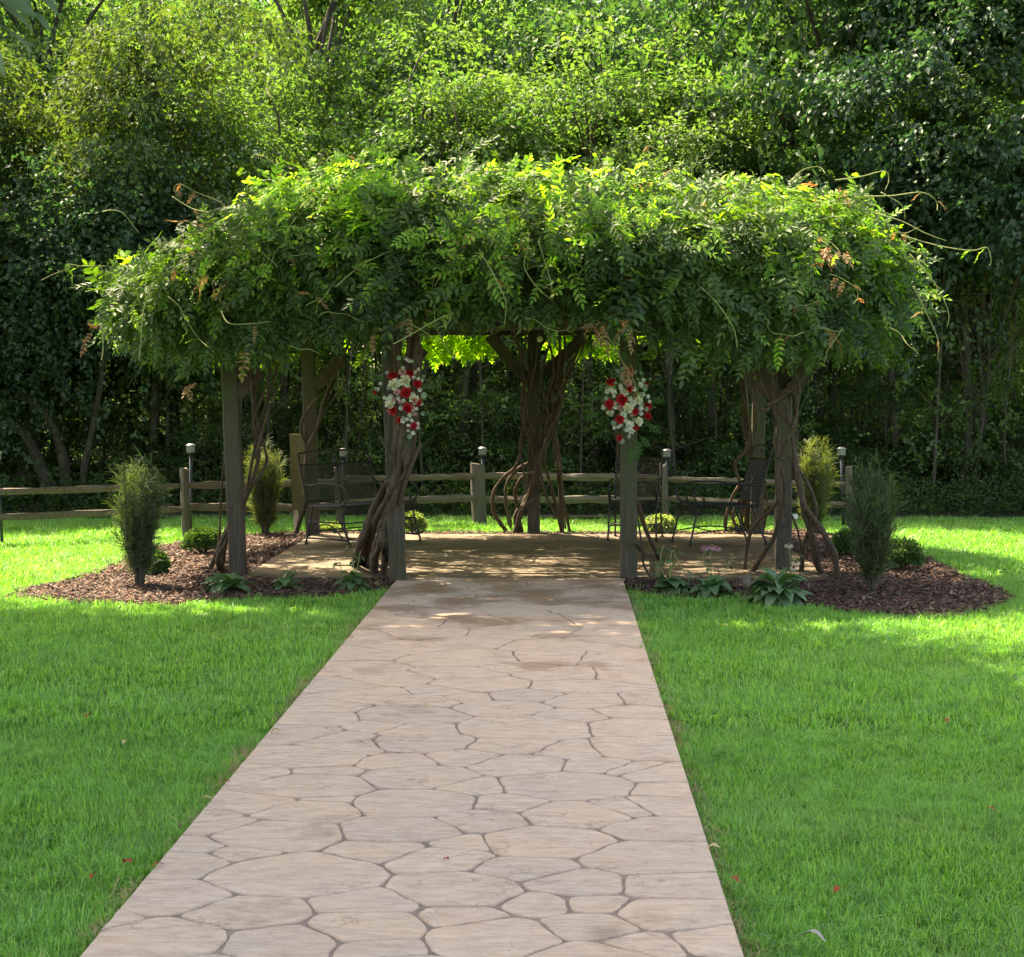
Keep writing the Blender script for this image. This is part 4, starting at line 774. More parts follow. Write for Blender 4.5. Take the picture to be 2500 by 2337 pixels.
def bouquet(label, x0, y0, sc, Y, flowers, leaves, ferns):
    c0 = P(x0 + 743 / sc, y0 + 929 / sc, Y); th = thing('bouquet', label, 'bouquet', tuple(c0), 'rose bouquets on the front posts'); mpp = Y / F
    mb = MB(); mb.lathe([(.03, -.28), (.07, -.15), (.07, .15), (.03, .28)], (0, .05, 0), 8); mb.build('foam_core', M['fern'], th)
    for i, (col, x, y, r) in enumerate(flowers):
        big = r >= 52; me = (RM_ if big else BM_)[col]; p = P(x0 + x / sc, y0 + y / sc, Y) - c0; R_ = r / sc * mpp * 1.12
        bulge = .10 - .22 * ((x - 680) / 450) ** 2 * .4 - .03 * abs(y - 900) / 600
        o = obj('rose' if big else 'rosebud', me, th, (p.x, -.04 - bulge + rnd.uniform(-.015, .015), p.z)); o.scale = (R_ * .98, R_ * .98, R_ * .95)
        o.rotation_euler = (R(90) + rnd.uniform(-.4, .4) - (y - 900) / 2200, rnd.uniform(-.3, .3) , (x - 680) / 900 + rnd.uniform(-.3, .3)); o['label'] = {'red': 'deep red', 'cream': 'cream', 'white': 'white', 'pink': 'pale pink'}[col] + (' rose' if big else ' rosebud')
    a = np.linspace(0, 2 * np.pi, 9)[:-1]; dv = np.stack([.5 + .5 * np.cos(a), .46 * np.sin(a), .08 * np.sin(a) ** 2], 1); dm = mesh_np('eucalyptus_leaf', dv, np.array([range(8)]), M['euc'])
    for x, y, r in leaves:
        p = P(x0 + x / sc, y0 + y / sc, Y) - c0; s = 2.1 * r / sc * mpp
        o = obj('eucalyptus_leaf', dm, th, (p.x, -.06 + rnd.uniform(-.05, .04), p.z)); o.scale = (s, s, s); o.rotation_euler = (R(90) + rnd.uniform(-.5, .5), rnd.uniform(0, 6.28), rnd.uniform(-.5, .5))
    fv = pinnate(rng, 9, .16, .035, .007, .5); fm = mesh_np('fern_frond', *fv, M['fern'])
    for x, y, a in ferns:
        p = P(x0 + x / sc, y0 + y / sc, Y) - c0; o = obj('fern_frond', fm, th, (p.x, -.03, p.z)); o.rotation_euler = (R(90), R(a), 0)
fl1 = [('red', 460, 490, 88), ('red', 770, 450, 76), ('red', 895, 650, 75), ('red', 705, 810, 92), ('red', 900, 980, 72), ('red', 730, 1090, 84), ('red', 460, 1130, 82), ('red', 565, 1310, 52), ('red', 840, 1410, 60), ('red', 130, 800, 48), ('cream', 485, 670, 90), ('cream', 685, 600, 96), ('cream', 425, 1010, 94), ('cream', 840, 930, 80), ('pink', 635, 440, 62), ('pink', 535, 800, 56), ('pink', 500, 920, 42), ('pink', 600, 990, 44), ('pink', 860, 1215, 42), ('pink', 820, 1080, 36), ('white', 700, 185, 42), ('white', 750, 230, 34), ('white', 805, 245, 34), ('cream', 655, 355, 40), ('white', 905, 395, 36), ('white', 860, 440, 34), ('white', 840, 540, 36), ('white', 910, 545, 38), ('white', 975, 590, 30), ('cream', 540, 580, 38), ('cream', 720, 510, 46), ('white', 750, 690, 36), ('white', 945, 755, 40), ('white', 320, 895, 40), ('white', 425, 870, 44), ('white', 380, 920, 38), ('white', 830, 830, 46), ('white', 570, 915, 36), ('white', 660, 960, 38), ('white', 605, 1085, 42), ('white', 970, 1020, 34), ('white', 880, 1110, 36), ('white', 830, 1130, 32), ('white', 770, 1215, 42), ('white', 650, 1310, 46), ('white', 720, 1300, 36), ('white', 790, 1320, 40), ('white', 900, 1380, 40), ('white', 895, 1440, 36), ('white', 740, 1410, 36), ('white', 815, 1545, 42), ('white', 230, 655, 36), ('white', 180, 755, 40), ('white', 740, 1490, 28)]
lv1 = [(1040, 800, 60), (560, 230, 45), (790, 1630, 45), (330, 1120, 50), (960, 900, 45), (400, 760, 45), (980, 480, 45), (620, 1230, 45), (430, 640, 40), (950, 1200, 45), (330, 480, 40), (600, 1420, 40), (120, 700, 40)]
bouquet('hanging spray of red, cream and pink roses on the front post wrapped in thick stems', 900, 850, 7.43, posts['P2'][0].y - .16, fl1, lv1, [(900, 700, 0), (300, 900, 180), (700, 1500, 90), (600, 400, -90), (950, 1150, 20), (350, 600, 200)])
fl2 = [('red', 790, 440, 62), ('red', 450, 600, 76), ('red', 785, 735, 66), ('red', 655, 935, 96), ('red', 420, 1020, 82), ('red', 880, 1150, 60), ('red', 1110, 1060, 70), ('red', 1115, 1240, 66), ('red', 610, 1290, 74), ('red', 905, 1435, 50), ('red', 605, 1630, 52), ('red', 1090, 650, 50), ('pink', 760, 640, 64), ('pink', 620, 1085, 52), ('cream', 755, 1090, 84), ('cream', 700, 810, 66), ('cream', 950, 950, 66), ('white', 625, 670, 36), ('white', 635, 720, 44), ('white', 400, 790, 46), ('white', 460, 735, 48), ('white', 515, 810, 50), ('white', 870, 730, 50), ('white', 980, 670, 52), ('white', 1030, 585, 42), ('white', 1025, 850, 44), ('white', 1110, 880, 42), ('white', 800, 915, 48), ('white', 540, 985, 40), ('white', 535, 1065, 46), ('white', 325, 1080, 44), ('white', 850, 990, 54), ('white', 830, 1030, 40), ('white', 1150, 975, 34), ('cream', 410, 1175, 38), ('cream', 490, 1160, 34), ('white', 680, 1200, 56), ('white', 980, 1105, 48), ('white', 990, 1190, 42), ('cream', 950, 1330, 72), ('white', 790, 1395, 66), ('white', 720, 1320, 40), ('white', 640, 1405, 38), ('white', 580, 1430, 34), ('white', 520, 1450, 36), ('white', 835, 1510, 50), ('white', 750, 1480, 38), ('white', 970, 1400, 36), ('pink', 820, 1230, 34), ('white', 510, 880, 36), ('white', 1160, 560, 22)]
lv2 = [(620, 380, 50), (610, 450, 45), (640, 560, 55), (570, 640, 36), (1115, 670, 45), (1110, 760, 45), (460, 1240, 55), (460, 1320, 55), (830, 1290, 55), (980, 990, 50), (680, 1640, 52), (765, 1640, 48), (680, 1500, 48), (940, 850, 50), (500, 610, 34), (1060, 1140, 48), (920, 1030, 36), (700, 1260, 48), (900, 400, 36), (1000, 480, 30), (400, 880, 46)]
bouquet('hanging spray of roses above the bare part of the right front post', 1430, 850, 7.43, posts['P3'][0].y - .16, fl2, lv2, [(850, 1600, 60), (900, 1700, 80), (950, 1550, 50), (820, 1750, 90), (700, 300, -90), (350, 900, 180), (450, 450, 230), (1100, 950, 0), (300, 1150, 160), (1050, 1350, 30)])

# ================================================================== SHRUBS AND BORDER PLANTS
def feather(px, by, ty, wpx, label, m, Y=None):
    g = G(px, by); s = H / (by - 939); h = (by - ty) * s; w = wpx * s / 2 * .88
    th = thing('feathery_shrub', label, 'shrub', (g.x, g.y, 0), 'columnar feathery shrubs in the mulch'); mb = MB(); pos = []; ds = []
    n = 36
    for i in range(n):
        a = rnd.uniform(0, 6.28); rr = w * math.sqrt(rnd.random()) * .95; hh = h * rnd.uniform(.62, 1.0) * (1 - .16 * (rr / w) ** 2)
        q = [Vector((.045 * math.cos(a) * rnd.random(), .045 * math.sin(a) * rnd.random(), -.02)), Vector((rr * .35 * math.cos(a), rr * .35 * math.sin(a), hh * .25)), Vector((rr * .88 * math.cos(a), rr * .88 * math.sin(a), hh * .62)), Vector((rr * math.cos(a + .1), rr * math.sin(a + .1), hh))]
        mb.tube(q, [.007, .006, .004, .002], 4, sub=3)
        for k in range(19):
            t = .2 + .8 * (k + rnd.random()) / 19; j = min(int(t * 3), 2); f = t * 3 - j; pos.append(tuple(q[j].lerp(q[j + 1], f) + Vector((rnd.gauss(0, .015), rnd.gauss(0, .015), 0)))); b = rnd.uniform(0, 6.28)
            ds.append((math.cos(b), math.sin(b), rnd.uniform(.4, 1.6)))
    mb.build('stems', M['bark'], th)['kind'] = 'stuff'
    T = []
    for k in range(5):                                   # a side twig with thin arching leaves
        V = []; Fc = []; c = 0
        for i in range(9):
            t = i / 9; b = rnd.uniform(-1.3, 1.3) * (1 - .4 * t); x0 = np.array([.10 * t, 0, .02 * t]); L = rnd.uniform(.07, .125); dv = np.array([math.cos(b), math.sin(b), rnd.uniform(-.1, .7)]); sd_ = np.array([-math.sin(b), math.cos(b), 0]) * .0023
            mid = x0 + dv * L * .55 + (0, 0, .008); tip = x0 + dv * L + (0, 0, -.03); V += [x0 - sd_, x0 + sd_, mid + sd_ * 1.2, mid - sd_ * 1.2, tip]; Fc += [(c, c + 1, c + 2), (c, c + 2, c + 3), (c + 3, c + 2, c + 4)]; c += 5
        T.append((np.array(V), np.array(Fc)))
    pos = np.array(pos); ds = np.array(ds); V, Fc = scatter(T, pos, rotmats(ds, rng, .8), rng.uniform(.7, 1.3, len(pos)), rng)
    o = obj('foliage', mesh_np('feathery_foliage', V, Fc, m), th); o['kind'] = 'stuff'; return th
M['shrub_lit'] = leafmat('sunlit_fine_leaf', [(0, (.06, .095, .035)), (1, (.14, .17, .08))], None, .45)  # paler copy of the fine shrub leaf, backlight put into the colour
feather(342, 1432, 1098, 125, 'tall dark feathery shrub on the left mulch bed', M['shrub_dark']); feather(648, 1309, 1085, 92, 'backlit yellow green feathery shrub behind the front left post', M['shrub_lit'])
feather(1989, 1308, 1062, 90, 'backlit yellow green feathery shrub behind the front right post', M['shrub_lit']); feather(2128, 1450, 1112, 150, 'tall dark feathery shrub on the right mulch bed', M['shrub_dark'])
def boxwood(px, by, wpx, hpx, label, m, leaf=.028):
    g = G(px, by); s = H / (by - 939); w = wpx * s / 2; h = hpx * s; th = thing('boxwood', label, 'bush', (g.x, g.y, 0), 'low rounded bushes around the patio')
    n = 1500; d = rng.normal(0, 1, (n, 3)); d /= np.linalg.norm(d, axis=1)[:, None]; d[:, 2] = np.abs(d[:, 2]) * 1.1 - .25; r_ = rng.uniform(.55, 1.05, n)[:, None] * (1 + .15 * snoise(d[:, 0] * 5, d[:, 1] * 5 + d[:, 2] * 4))[:, None]
    pos = d * r_ * np.array([w, w, h * .55]) + np.array([0, 0, h * .45]); T = [spray(rng, 7, leaf, leaf * .55, .05) for _ in range(4)]
    V, Fc = scatter(T, pos, rotmats(d + rng.normal(0, .5, d.shape) + (0, 0, .5), rng, .8), rng.uniform(.7, 1.2, n), rng); o = obj('foliage', mesh_np('bush_foliage', V, Fc, m), th); o['kind'] = 'stuff'
    mb = MB()
    for k in range(7): a = k * .9; mb.tube([(0, 0, -.02), (.4 * w * math.cos(a), .4 * w * math.sin(a), h * .4), (.8 * w * math.cos(a), .8 * w * math.sin(a), h * .75)], [.01, .007, .003], 5, sub=2)
    mb.build('stems', M['bark'], th)['kind'] = 'stuff'
boxwood(495, 1357, 82, 66, 'small leafy boxwood left of the front left post', M['box']); boxwood(372, 1406, 60, 56, 'dark boxwood tucked behind the dark feathery shrub on the left', M['box'])
boxwood(1008, 1302, 46, 46, 'pale leaved low bush at the right end of the bench', M['box_pale']); boxwood(1611, 1306, 66, 44, 'pale leaved low bush behind the front facing black chair', M['box_pale'])
boxwood(2071, 1362, 64, 66, 'small dark boxwood left of the dark feathery shrub on the right', M['box']); boxwood(2203, 1397, 80, 76, 'rounded dark boxwood right of the dark feathery shrub', M['box'])
boxwood(1806, 1303, 34, 30, 'tiny yellow green bush at the foot of the back right post', M['box_pale'], .035); boxwood(800, 1304, 60, 20, 'sparse yellow green seedling clump under the bench', M['box_pale'], .03)
def broadleaf(L, W, n=5, arch=.5):
    V = []; Fc = []
    for i in range(n + 1):
        t = i / n; w = W / 2 * math.sin(math.pi * min(1, t * .94 + .04)) ** .75 * (1 if t < .5 else (1.15 - .3 * t)); x = L * (t - .12 * arch * t * t); z = L * (.55 * t - arch * t * t)
        V += [(x, w, z + .22 * w), (x, 0, z), (x, -w, z + .22 * w)]
    for i in range(n): k = 3 * i; Fc += [(k, k + 3, k + 4, k + 1), (k + 1, k + 4, k + 5, k + 2)]
    return np.array(V), np.array(Fc)
def hosta(px, by, wpx, hpx, n, label, L=None, asp=.42, stems_=0, name='hosta', cat='plant'):
    g = G(px, by); s = H / (by - 939); w = wpx * s / 2; h = hpx * s; th = thing(name, label, cat, (g.x, g.y, 0), 'leafy perennials at the front edge of the mulch'); L = L or w * 1.05
    mm = [mesh_np('broad_leaf', *broadleaf(L * .9 * k, L * asp * 1.15 * k, 5, a), M['hosta'], True) for k, a in ((1, .55), (.85, .8), (.7, .3), (1.05, .95))]
    n = int(n * 1.6); asp_ = asp
    for i in range(n):
        a = i * 2.4 + rnd.uniform(-.3, .3); t = i / n; o = obj('leaf', mm[i % 4], th, (.25 * w * (1 - t) * math.cos(a), .25 * w * (1 - t) * math.sin(a), h * (.08 + .5 * t) * rnd.uniform(.7, 1.1)))
        o.rotation_euler = (rnd.uniform(-.35, .35), .12 - .75 * t * rnd.uniform(.4, 1) + rnd.uniform(-.15, .15), a)
    return th, g, w, h
hosta(556, 1449, 135, 52, 20, 'broad leaved hosta at the foot of the front left post'); hosta(700, 1443, 80, 45, 12, 'small leafy plant in the mulch midway between the two left front posts', asp=.5)
hosta(862, 1444, 95, 60, 20, 'dark leafy clump below the leaning thick stems'); hosta(1900, 1476, 175, 85, 34, 'large dark green hosta in front of the front right post', asp=.33)
hosta(1738, 1458, 120, 62, 20, 'bright broad leaved clump below the pink coneflower', asp=.45); hosta(1640, 1450, 110, 50, 20, 'dusky leafy plant right of the front post with the right bouquet', asp=.5)
def tallplant(label, px, by, stems_px, flowers=(), m='hosta', leafL=.09):
    g = G(px, by); th = thing('coneflower', label, 'flower plant', (g.x, g.y, 0), 'tall stemmed perennials in the mulch'); rl = Rel(th)
    lm = [mesh_np('stem_leaf', *broadleaf(leafL * k, leafL * .32 * k, 4, .9), M[m], True) for k in (1, .75)]
    for path in stems_px:
        pts = [P(x, y, g.y + rnd.uniform(-.06, .06)) for x, y in path]; pts[-1] = Vector((pts[-1].x, g.y, -.01)); mb = MB(); mb.tube(pts, [.003 + .003 * i / len(pts) for i in range(len(pts))], 5, sub=4); st = rl(mb, 'stem', M['tendril'])
        for i in range(len(pts) - 1):
            for k in range(3):
                q = pts[i].lerp(pts[i + 1], rnd.random()) - g; o = obj('leaf', lm[k % 2], th, (q.x, q.y, q.z)); o.rotation_euler = (0, rnd.uniform(-.5, .2), rnd.uniform(0, 6.28))
    for x, y, c in flowers:
        p = P(x, y, g.y - .05) - g; V = []; Fc = []
        for i in range(12):
            a = i * math.pi / 6; V += [(.01 * math.cos(a), .01 * math.sin(a), 0), (.03 * math.cos(a - .17), .03 * math.sin(a - .17), -.008), (.045 * math.cos(a), .045 * math.sin(a), -.02), (.03 * math.cos(a + .17), .03 * math.sin(a + .17), -.008)]; Fc.append((4 * i, 4 * i + 1, 4 * i + 2, 4 * i + 3))
        fo = obj('flower_head', mesh_np('flower_head', V, Fc, M[c]), th, (p.x, p.y, p.z)); fo.rotation_euler = (R(25), 0, 0)
        mb = MB(); mb.lathe([(.013, -.004), (.014, .008), (.006, .018)], (0, 0, 0), 8); mb.build('flower_cone', M['bronze'], fo, True)
tallplant('tall coneflower with pink blooms in front of the patio chairs', 1738, 1448, [[(1738, 1335), (1734, 1370), (1738, 1410), (1736, 1440)], [(1730, 1338), (1716, 1360), (1728, 1400), (1732, 1440)], [(1790, 1350), (1780, 1380), (1760, 1410), (1745, 1440)]], [(1722, 1335, 'coneflower'), (1738, 1333, 'coneflower'), (1750, 1337, 'coneflower')])
tallplant('leafy coneflower in bud left of the pink blooming one', 1630, 1446, [[(1620, 1330), (1612, 1370), (1622, 1410), (1628, 1440)], [(1650, 1350), (1640, 1390), (1632, 1440)], [(1590, 1370), (1605, 1400), (1625, 1440)], [(1690, 1425), (1660, 1380), (1640, 1345), (1632, 1440)]], [], leafL=.12)
tallplant('thin faded coneflower with tan seed heads beside the outlet post', 1935, 1432, [[(1925, 1330), (1930, 1370), (1932, 1425)], [(1945, 1350), (1940, 1390), (1936, 1425)], [(1910, 1385), (1925, 1400), (1934, 1425)]], [(1944, 1372, 'cream'), (1938, 1385, 'cream'), (1926, 1330, 'cream')], 'fern')
tallplant('upright shoot of pointed leaves left of the front left centre post', 862, 1440, [[(862, 1320), (860, 1360), (864, 1400), (862, 1430)], [(830, 1370), (835, 1400), (850, 1430)], [(880, 1345), (872, 1390), (866, 1430)]], [], leafL=.1)
tallplant('thin nodding shoot in the mulch between the two left front posts', 700, 1440, [[(703, 1385), (700, 1405), (700, 1432)], [(722, 1402), (710, 1396), (702, 1430)]], [], leafL=.11)
g = G(1822, 1440); th = thing('driftwood', 'pale grey driftwood stump at the edge of the patio by the big hosta', 'driftwood', (g.x, g.y, 0)); rl = Rel(th); mb = MB()
mb.tube([P(1815, 1408, g.y + .1), P(1818, 1420, g.y + .05), P(1828, 1432, g.y), P(1840, 1438, g.y - .02)], [.02, .04, .045, .02], 8, sub=3, wob=.2); mb.tube([P(1826, 1402, g.y + .1), P(1824, 1420, g.y + .05), P(1826, 1432, g.y)], [.012, .03, .03], 7, sub=3, wob=.2); rl(mb, 'log', M['driftwood'], True)

# fallen leaves
lm = {}
for c in ('leaf_red', 'leaf_tan', 'leaf_grey'):
    V, Fc = broadleaf(1, .55, 5, .35); V[:, 2] += .12 * np.sin(V[:, 0] * 5); lm[c] = mesh_np('fallen_leaf', V, Fc, M[c], True)
def fallen(px, py, s, c, lab, z=.035):
    g = G(px, py, z); o = obj('fallen_leaf', lm[c], None, (g.x, g.y, z)); o.scale = (s, s, s); o.rotation_euler = (rnd.uniform(-.3, .3), rnd.uniform(-.2, .1), rnd.uniform(0, 6.28)); tag(o, lab, 'fallen leaf', 'fallen leaves on the lawn and walk')
for a in ((302, 2107, .055, 'leaf_red', 'dark red dry leaf in the grass left of the near walk, the largest red one'), (372, 2118, .05, 'leaf_red', 'brown dry leaf lying on the grass edge touching the near walk'), (222, 2145, .04, 'leaf_red', 'small dark red leaf deep in the left lawn near the bottom'), (210, 1753, .05, 'leaf_red', 'brown dry leaf far out on the middle of the left lawn'), (299, 1817, .045, 'leaf_tan', 'tan dry leaf on the middle of the left lawn'), (541, 1912, .045, 'leaf_red', 'red brown leaf standing at the left walk edge'), (488, 1957, .06, 'leaf_tan', 'pale yellow leaf in the grass beside the left walk edge'), (661, 1790, .07, 'leaf_tan', 'cream dry leaf at the left edge of the walk'), (2036, 2180, .05, 'leaf_red', 'rusty leaf on the right lawn above the big grey leaf'), (1803, 2154, .04, 'leaf_red', 'small red leaf on grass just right of the near walk'), (2311, 1759, .05, 'leaf_red', 'brown leaf on the right lawn near the right side'), (2430, 1980, .045, 'leaf_red', 'dark brown leaf far right in the shaded lawn'), (1772, 1528, .04, 'leaf_tan', 'yellow leaf on the right lawn near the mulch bed'), (1803, 1558, .04, 'leaf_red', 'orange leaf on the right lawn near the walk'), (862, 1557, .05, 'leaf_red', 'crimson leaf at the far left edge of the walk'), (1040, 1721, .055, 'leaf_tan', 'curled tan leaf lying on the middle of the walk'), (1085, 2098, .03, 'leaf_red', 'tiny pink red petal on the near walk'), (1728, 2071, .05, 'leaf_tan', 'pale folded leaf on the right walk edge')): fallen(*a)
fallen(2015, 2300, .10, 'leaf_grey', 'large pale grey dry leaf in the grass at bottom right', .05)

# ================================================================== TREES
def crown_mesh(name, rng, rad, zc, lobes, per, n, leaf, asp, m, lobe_r=.9, droop=.3, low=-1.0, length=.42):
    T = [spray(rng, n, leaf, leaf * asp, length, droop) for _ in range(5)]
    d = rng.normal(0, 1, (lobes, 3)); d /= np.linalg.norm(d, axis=1)[:, None]; d[:, 2] = np.clip(d[:, 2], low, 1)
    f = rng.uniform(.35, 1, lobes) ** .6; c = d * f[:, None] * np.array(rad) + np.array([0, 0, zc]); lr = lobe_r * rng.uniform(.6, 1.25, lobes)
    e = rng.normal(0, 1, (lobes, per, 3)); e /= np.linalg.norm(e, axis=2)[:, :, None]; e[:, :, 2] = np.where(rng.random((lobes, per)) < .75, np.abs(e[:, :, 2]), e[:, :, 2])
    rr = rng.uniform(.35, 1.0, (lobes, per)) ** .7; pos = c[:, None, :] + e * (rr * lr[:, None])[:, :, None] * np.array([1, 1, .40]); dirs = e + d[:, None, :] * .5 + rng.normal(0, .35, e.shape); dirs[:, :, 2] = dirs[:, :, 2] * .5 - droop
    pos = pos.reshape(-1, 3); dirs = dirs.reshape(-1, 3); V, Fc = scatter(T, pos, rotmats(dirs, rng, .45), rng.uniform(.75, 1.25, len(pos)), rng)
    return mesh_np(name, V, Fc, m), c
def trunk_mesh(name, rng, c, zc, r0, lean=(0, 0), top=None, m=None, limbs=26):
    mb = MB(); top = top or zc + .6; pts = [Vector((lean[0] * t * t + .12 * math.sin(5 * t + c[0][0]), lean[1] * t * t + .1 * math.cos(4 * t + c[1][0]), -.1 + top * t)) for t in np.linspace(0, 1, 7)]
    mb.tube(pts, [r0 * (1.25 if i == 0 else 1 - .13 * i) for i in range(7)], 8, sub=2)
    for q in c[:limbs]:
        t = min(.95, max(.3, (q[2] - 1.2 - .25 * math.hypot(q[0], q[1])) / top)); k = t * 6; j = int(k); a = pts[j].lerp(pts[min(j + 1, 6)], k - j); b_ = Vector(q); mid = a.lerp(b_, .5) + Vector((rng.normal(0, .15), rng.normal(0, .15), .25))
        mb.tube([a, mid, b_], [r0 * .42, r0 * .27, r0 * .1], 5, sub=2)
    return mb.mesh(name, m or M['bark'], True)
protos = {}
def proto(key, seed, rad, zc, lobes, per, n, leaf, asp, m, r0, lean=(0, 0), bark='bark', **kw):
    rg = np.random.default_rng(seed); cm, c = crown_mesh(key + '_crown', rg, rad, zc, int(lobes * .55), int(per * 1.55), n, leaf, asp, M[m], **kw); protos[key] = (trunk_mesh(key + '_trunk', rg, c, zc, r0, lean, None, M[bark]), cm)
proto('ol', 1, (2.7, 2.2, 2.8), 4.3, 95, 48, 11, .10, .6, 'tree_olive', .15, (.3, 0), droop=.75, lobe_r=.95)
proto('mp', 2, (2.6, 2.3, 2.5), 4.4, 80, 44, 11, .105, .75, 'tree_maple', .14, lobe_r=1.15)
proto('lt', 3, (2.4, 2.4, 2.9), 4.9, 70, 38, 11, .10, .65, 'tree_light', .11, lobe_r=.85)
proto('dk', 4, (2.7, 2.3, 3.0), 4.5, 85, 44, 12, .09, .7, 'tree_dark', .15, lobe_r=1.0)
proto('sl', 5, (1.2, 1.2, 1.7), 4.7, 26, 30, 11, .08, .6, 'tree_light', .07, (.25, .1), lobe_r=.7)
proto('bs', 6, (1.7, 1.4, 1.5), 1.5, 34, 36, 11, .075, .6, 'under', .04, lobe_r=.6)
def tree(key, x, Y, rz, s, label, name='tree', cat='tree', group='trees of the wood behind the fence', sz=None):
    tk, cr = protos[key]; z = max(0, Y - 26) * .035 if Y > 24.3 else 0
    th = thing(name, label, cat, (x, Y, z - .02), group, rz); th.scale = (s, s, sz or s); obj('trunk', tk, th); obj('crown', cr, th); return th
def tx(px, Y): return (px - 1369) / F * Y
TL = [
 ('ol', 60, 26.6, .3, .95, 'dense olive green tree with drooping leaves filling the upper left'), ('ol', 430, 27.4, 2.0, .92, 'olive green drooping tree whose right edge meets the lighter wood'),
 ('ol', -330, 26.0, 4.2, .95, 'dense olive tree at the far left edge of the picture'),
 ('dk', 2400, 27.0, .8, 1.0, 'dark green tree filling the right edge above the lawn'), ('mp', 2010, 28.6, 2.4, 1.02, 'maple like tree above the right end of the canopy'), ('dk', 2760, 26.4, 3.7, 1.0, 'dark tree beyond the right edge of the picture'),
 ('mp', 1640, 30.0, 4.0, 1.02, 'layered green tree rising above the middle right of the canopy'), ('lt', 760, 31.0, .5, .95, 'pale green airy tree above the left shoulder of the canopy'), ('lt', 1080, 32.5, 1.9, 1.0, 'pale sunlit tree above the centre left of the canopy'),
 ('mp', 1330, 31.5, 5.1, .95, 'green tree with a dark straight stem above the centre of the canopy'), ('lt', 1400, 36, 3.3, 1.15, 'light tree far behind the centre of the arbour'), ('lt', 850, 37, 4.4, 1.2, 'tall light tree far behind the left half of the arbour'),
 ('mp', 500, 34, 5.6, 1.15, 'green tree behind the olive trees on the left'), ('mp', 2300, 33, 1.0, 1.25, 'tall green tree behind the dark trees on the right'), ('mp', 1800, 36, .1, 1.2, 'tall pale tree far behind the right of the canopy'),
 ('lt', 1130, 42, 2.7, 1.35, 'very tall pale tree deep in the wood at centre'), ('lt', 120, 33, 3.0, 1.1, 'light tree behind the dense olive tree at upper left'), ('mp', -200, 33, .6, 1.15, 'green tree behind the leftmost olive tree'),
 ('lt', 560, 42, .9, 1.35, 'distant green tree deep in the wood on the left'), ('mp', 1600, 43, 2.2, 1.4, 'distant green tree deep in the wood right of centre'), ('mp', 2100, 41, 4.9, 1.4, 'distant dark tree deep in the wood on the right'), ('mp', 2550, 40, 3.9, 1.4, 'distant dark tree behind the right edge'),
 ('lt', 60, 42, 1.2, 1.4, 'distant light tree deep in the wood at far left'), ('lt', 850, 48, 5.5, 1.6, 'farthest tree left of the back centre post'), ('mp', 1350, 49, 3.4, 1.65, 'farthest tree right of the back centre post'), ('mp', 1850, 50, 2.9, 1.65, 'farthest tree behind the right chairs'), ('lt', 350, 50, 4.9, 1.65, 'farthest tree behind the left lawn'), ('mp', 2350, 50, 1.9, 1.7, 'farthest tree behind the right lawn')]
SZ = {'lt': 1.38, 'mp': 1.34, 'ol': 1.12, 'dk': 1.3}
for i, (k, px, Y, rz, s, lab) in enumerate(TL):
    if Y > 45.5: s = s * .86
    tree(k, tx(px, Y), Y, rz, s, lab, sz=s * SZ[k] * (.86 + .2 * ((i * 37) % 10) / 10) if Y < 34 else s)
SL = [(1010, 27.5, 'thin dark trunk right of the left bouquet'), (1130, 26.8, 'slender straight trunk left of the back centre post'), (1178, 28.5, 'slender trunk directly behind the broad fence post'), (1455, 27.6, 'leaning dark trunk between the back centre post and the right bouquet'), (1620, 26.6, 'straight dark trunk right of the right bouquet'), (900, 28.8, 'thin trunk seen over the bench back'), (690, 27.4, 'thin trunk left of the back left post'), (1760, 28.0, 'thin trunk above the sideways chair'), (2180, 27.0, 'thin trunk over the dark feathery shrub on the right'), (2330, 26.4, 'pale crooked thin trunk standing on the right grass edge'), (350, 26.4, 'thin trunk over the dark feathery shrub on the left'), (560, 28.6, 'thin trunk just left of the front left post'), (820, 30, 'thin trunk behind the lamp over the bench'), (1250, 29.5, 'thin trunk just left of the looping stems'), (1380, 30.5, 'thin trunk just right of the back centre post'), (1540, 30, 'thin trunk behind the right bouquet'), (1900, 30, 'thin trunk behind the front right post'), (2050, 29, 'thin trunk above the rightmost fence post')]
for i, (px, Y, lab) in enumerate(SL): tree('sl', tx(px, Y), Y, i * 1.3, rnd.uniform(.95, 1.15), lab, 'slender_tree', 'tree', 'slender trees at the shaded wood edge')
# thicket of thin saplings
sap = []
for k in range(5):
    rg = np.random.default_rng(50 + k); mb = MB(); h = 4.6; pts = [Vector((.25 * math.sin(1.3 * t * (k + 1)) * t + rg.normal(0, .02), .1 * math.cos(2 * t + k), -.1 + h * t)) for t in np.linspace(0, 1, 8)]; mb.tube(pts, [.028 * (1 - .1 * i) for i in range(8)], 5, sub=2); tips = []
    for q in range(16):
        t = rg.uniform(.12, .95) * 7; j = int(t); a = pts[j].lerp(pts[min(j + 1, 7)], t - j); b_ = rg.uniform(0, 6.28); L = rg.uniform(.3, .9); e = a + Vector((L * math.cos(b_), L * math.sin(b_), rg.uniform(.1, .6))); mb.tube([a, a.lerp(e, .5) + Vector((0, 0, .05)), e], [.009, .006, .003], 4); tips += [tuple(e), tuple(a.lerp(e, .6))]
    tips = np.array(tips); V, Fc = scatter([spray(rg, 9, .075, .05, .32, .25) for _ in range(3)], np.repeat(tips, 3, 0) + rg.normal(0, .12, (len(tips) * 3, 3)), rotmats(rg.normal(0, 1, (len(tips) * 3, 3)), rg), rg.uniform(.7, 1.2, len(tips) * 3), rg)
    sap.append((mb.mesh('sapling_stem', M['bark']), mesh_np('sapling_leaves', V, Fc, M['tree_light'])))
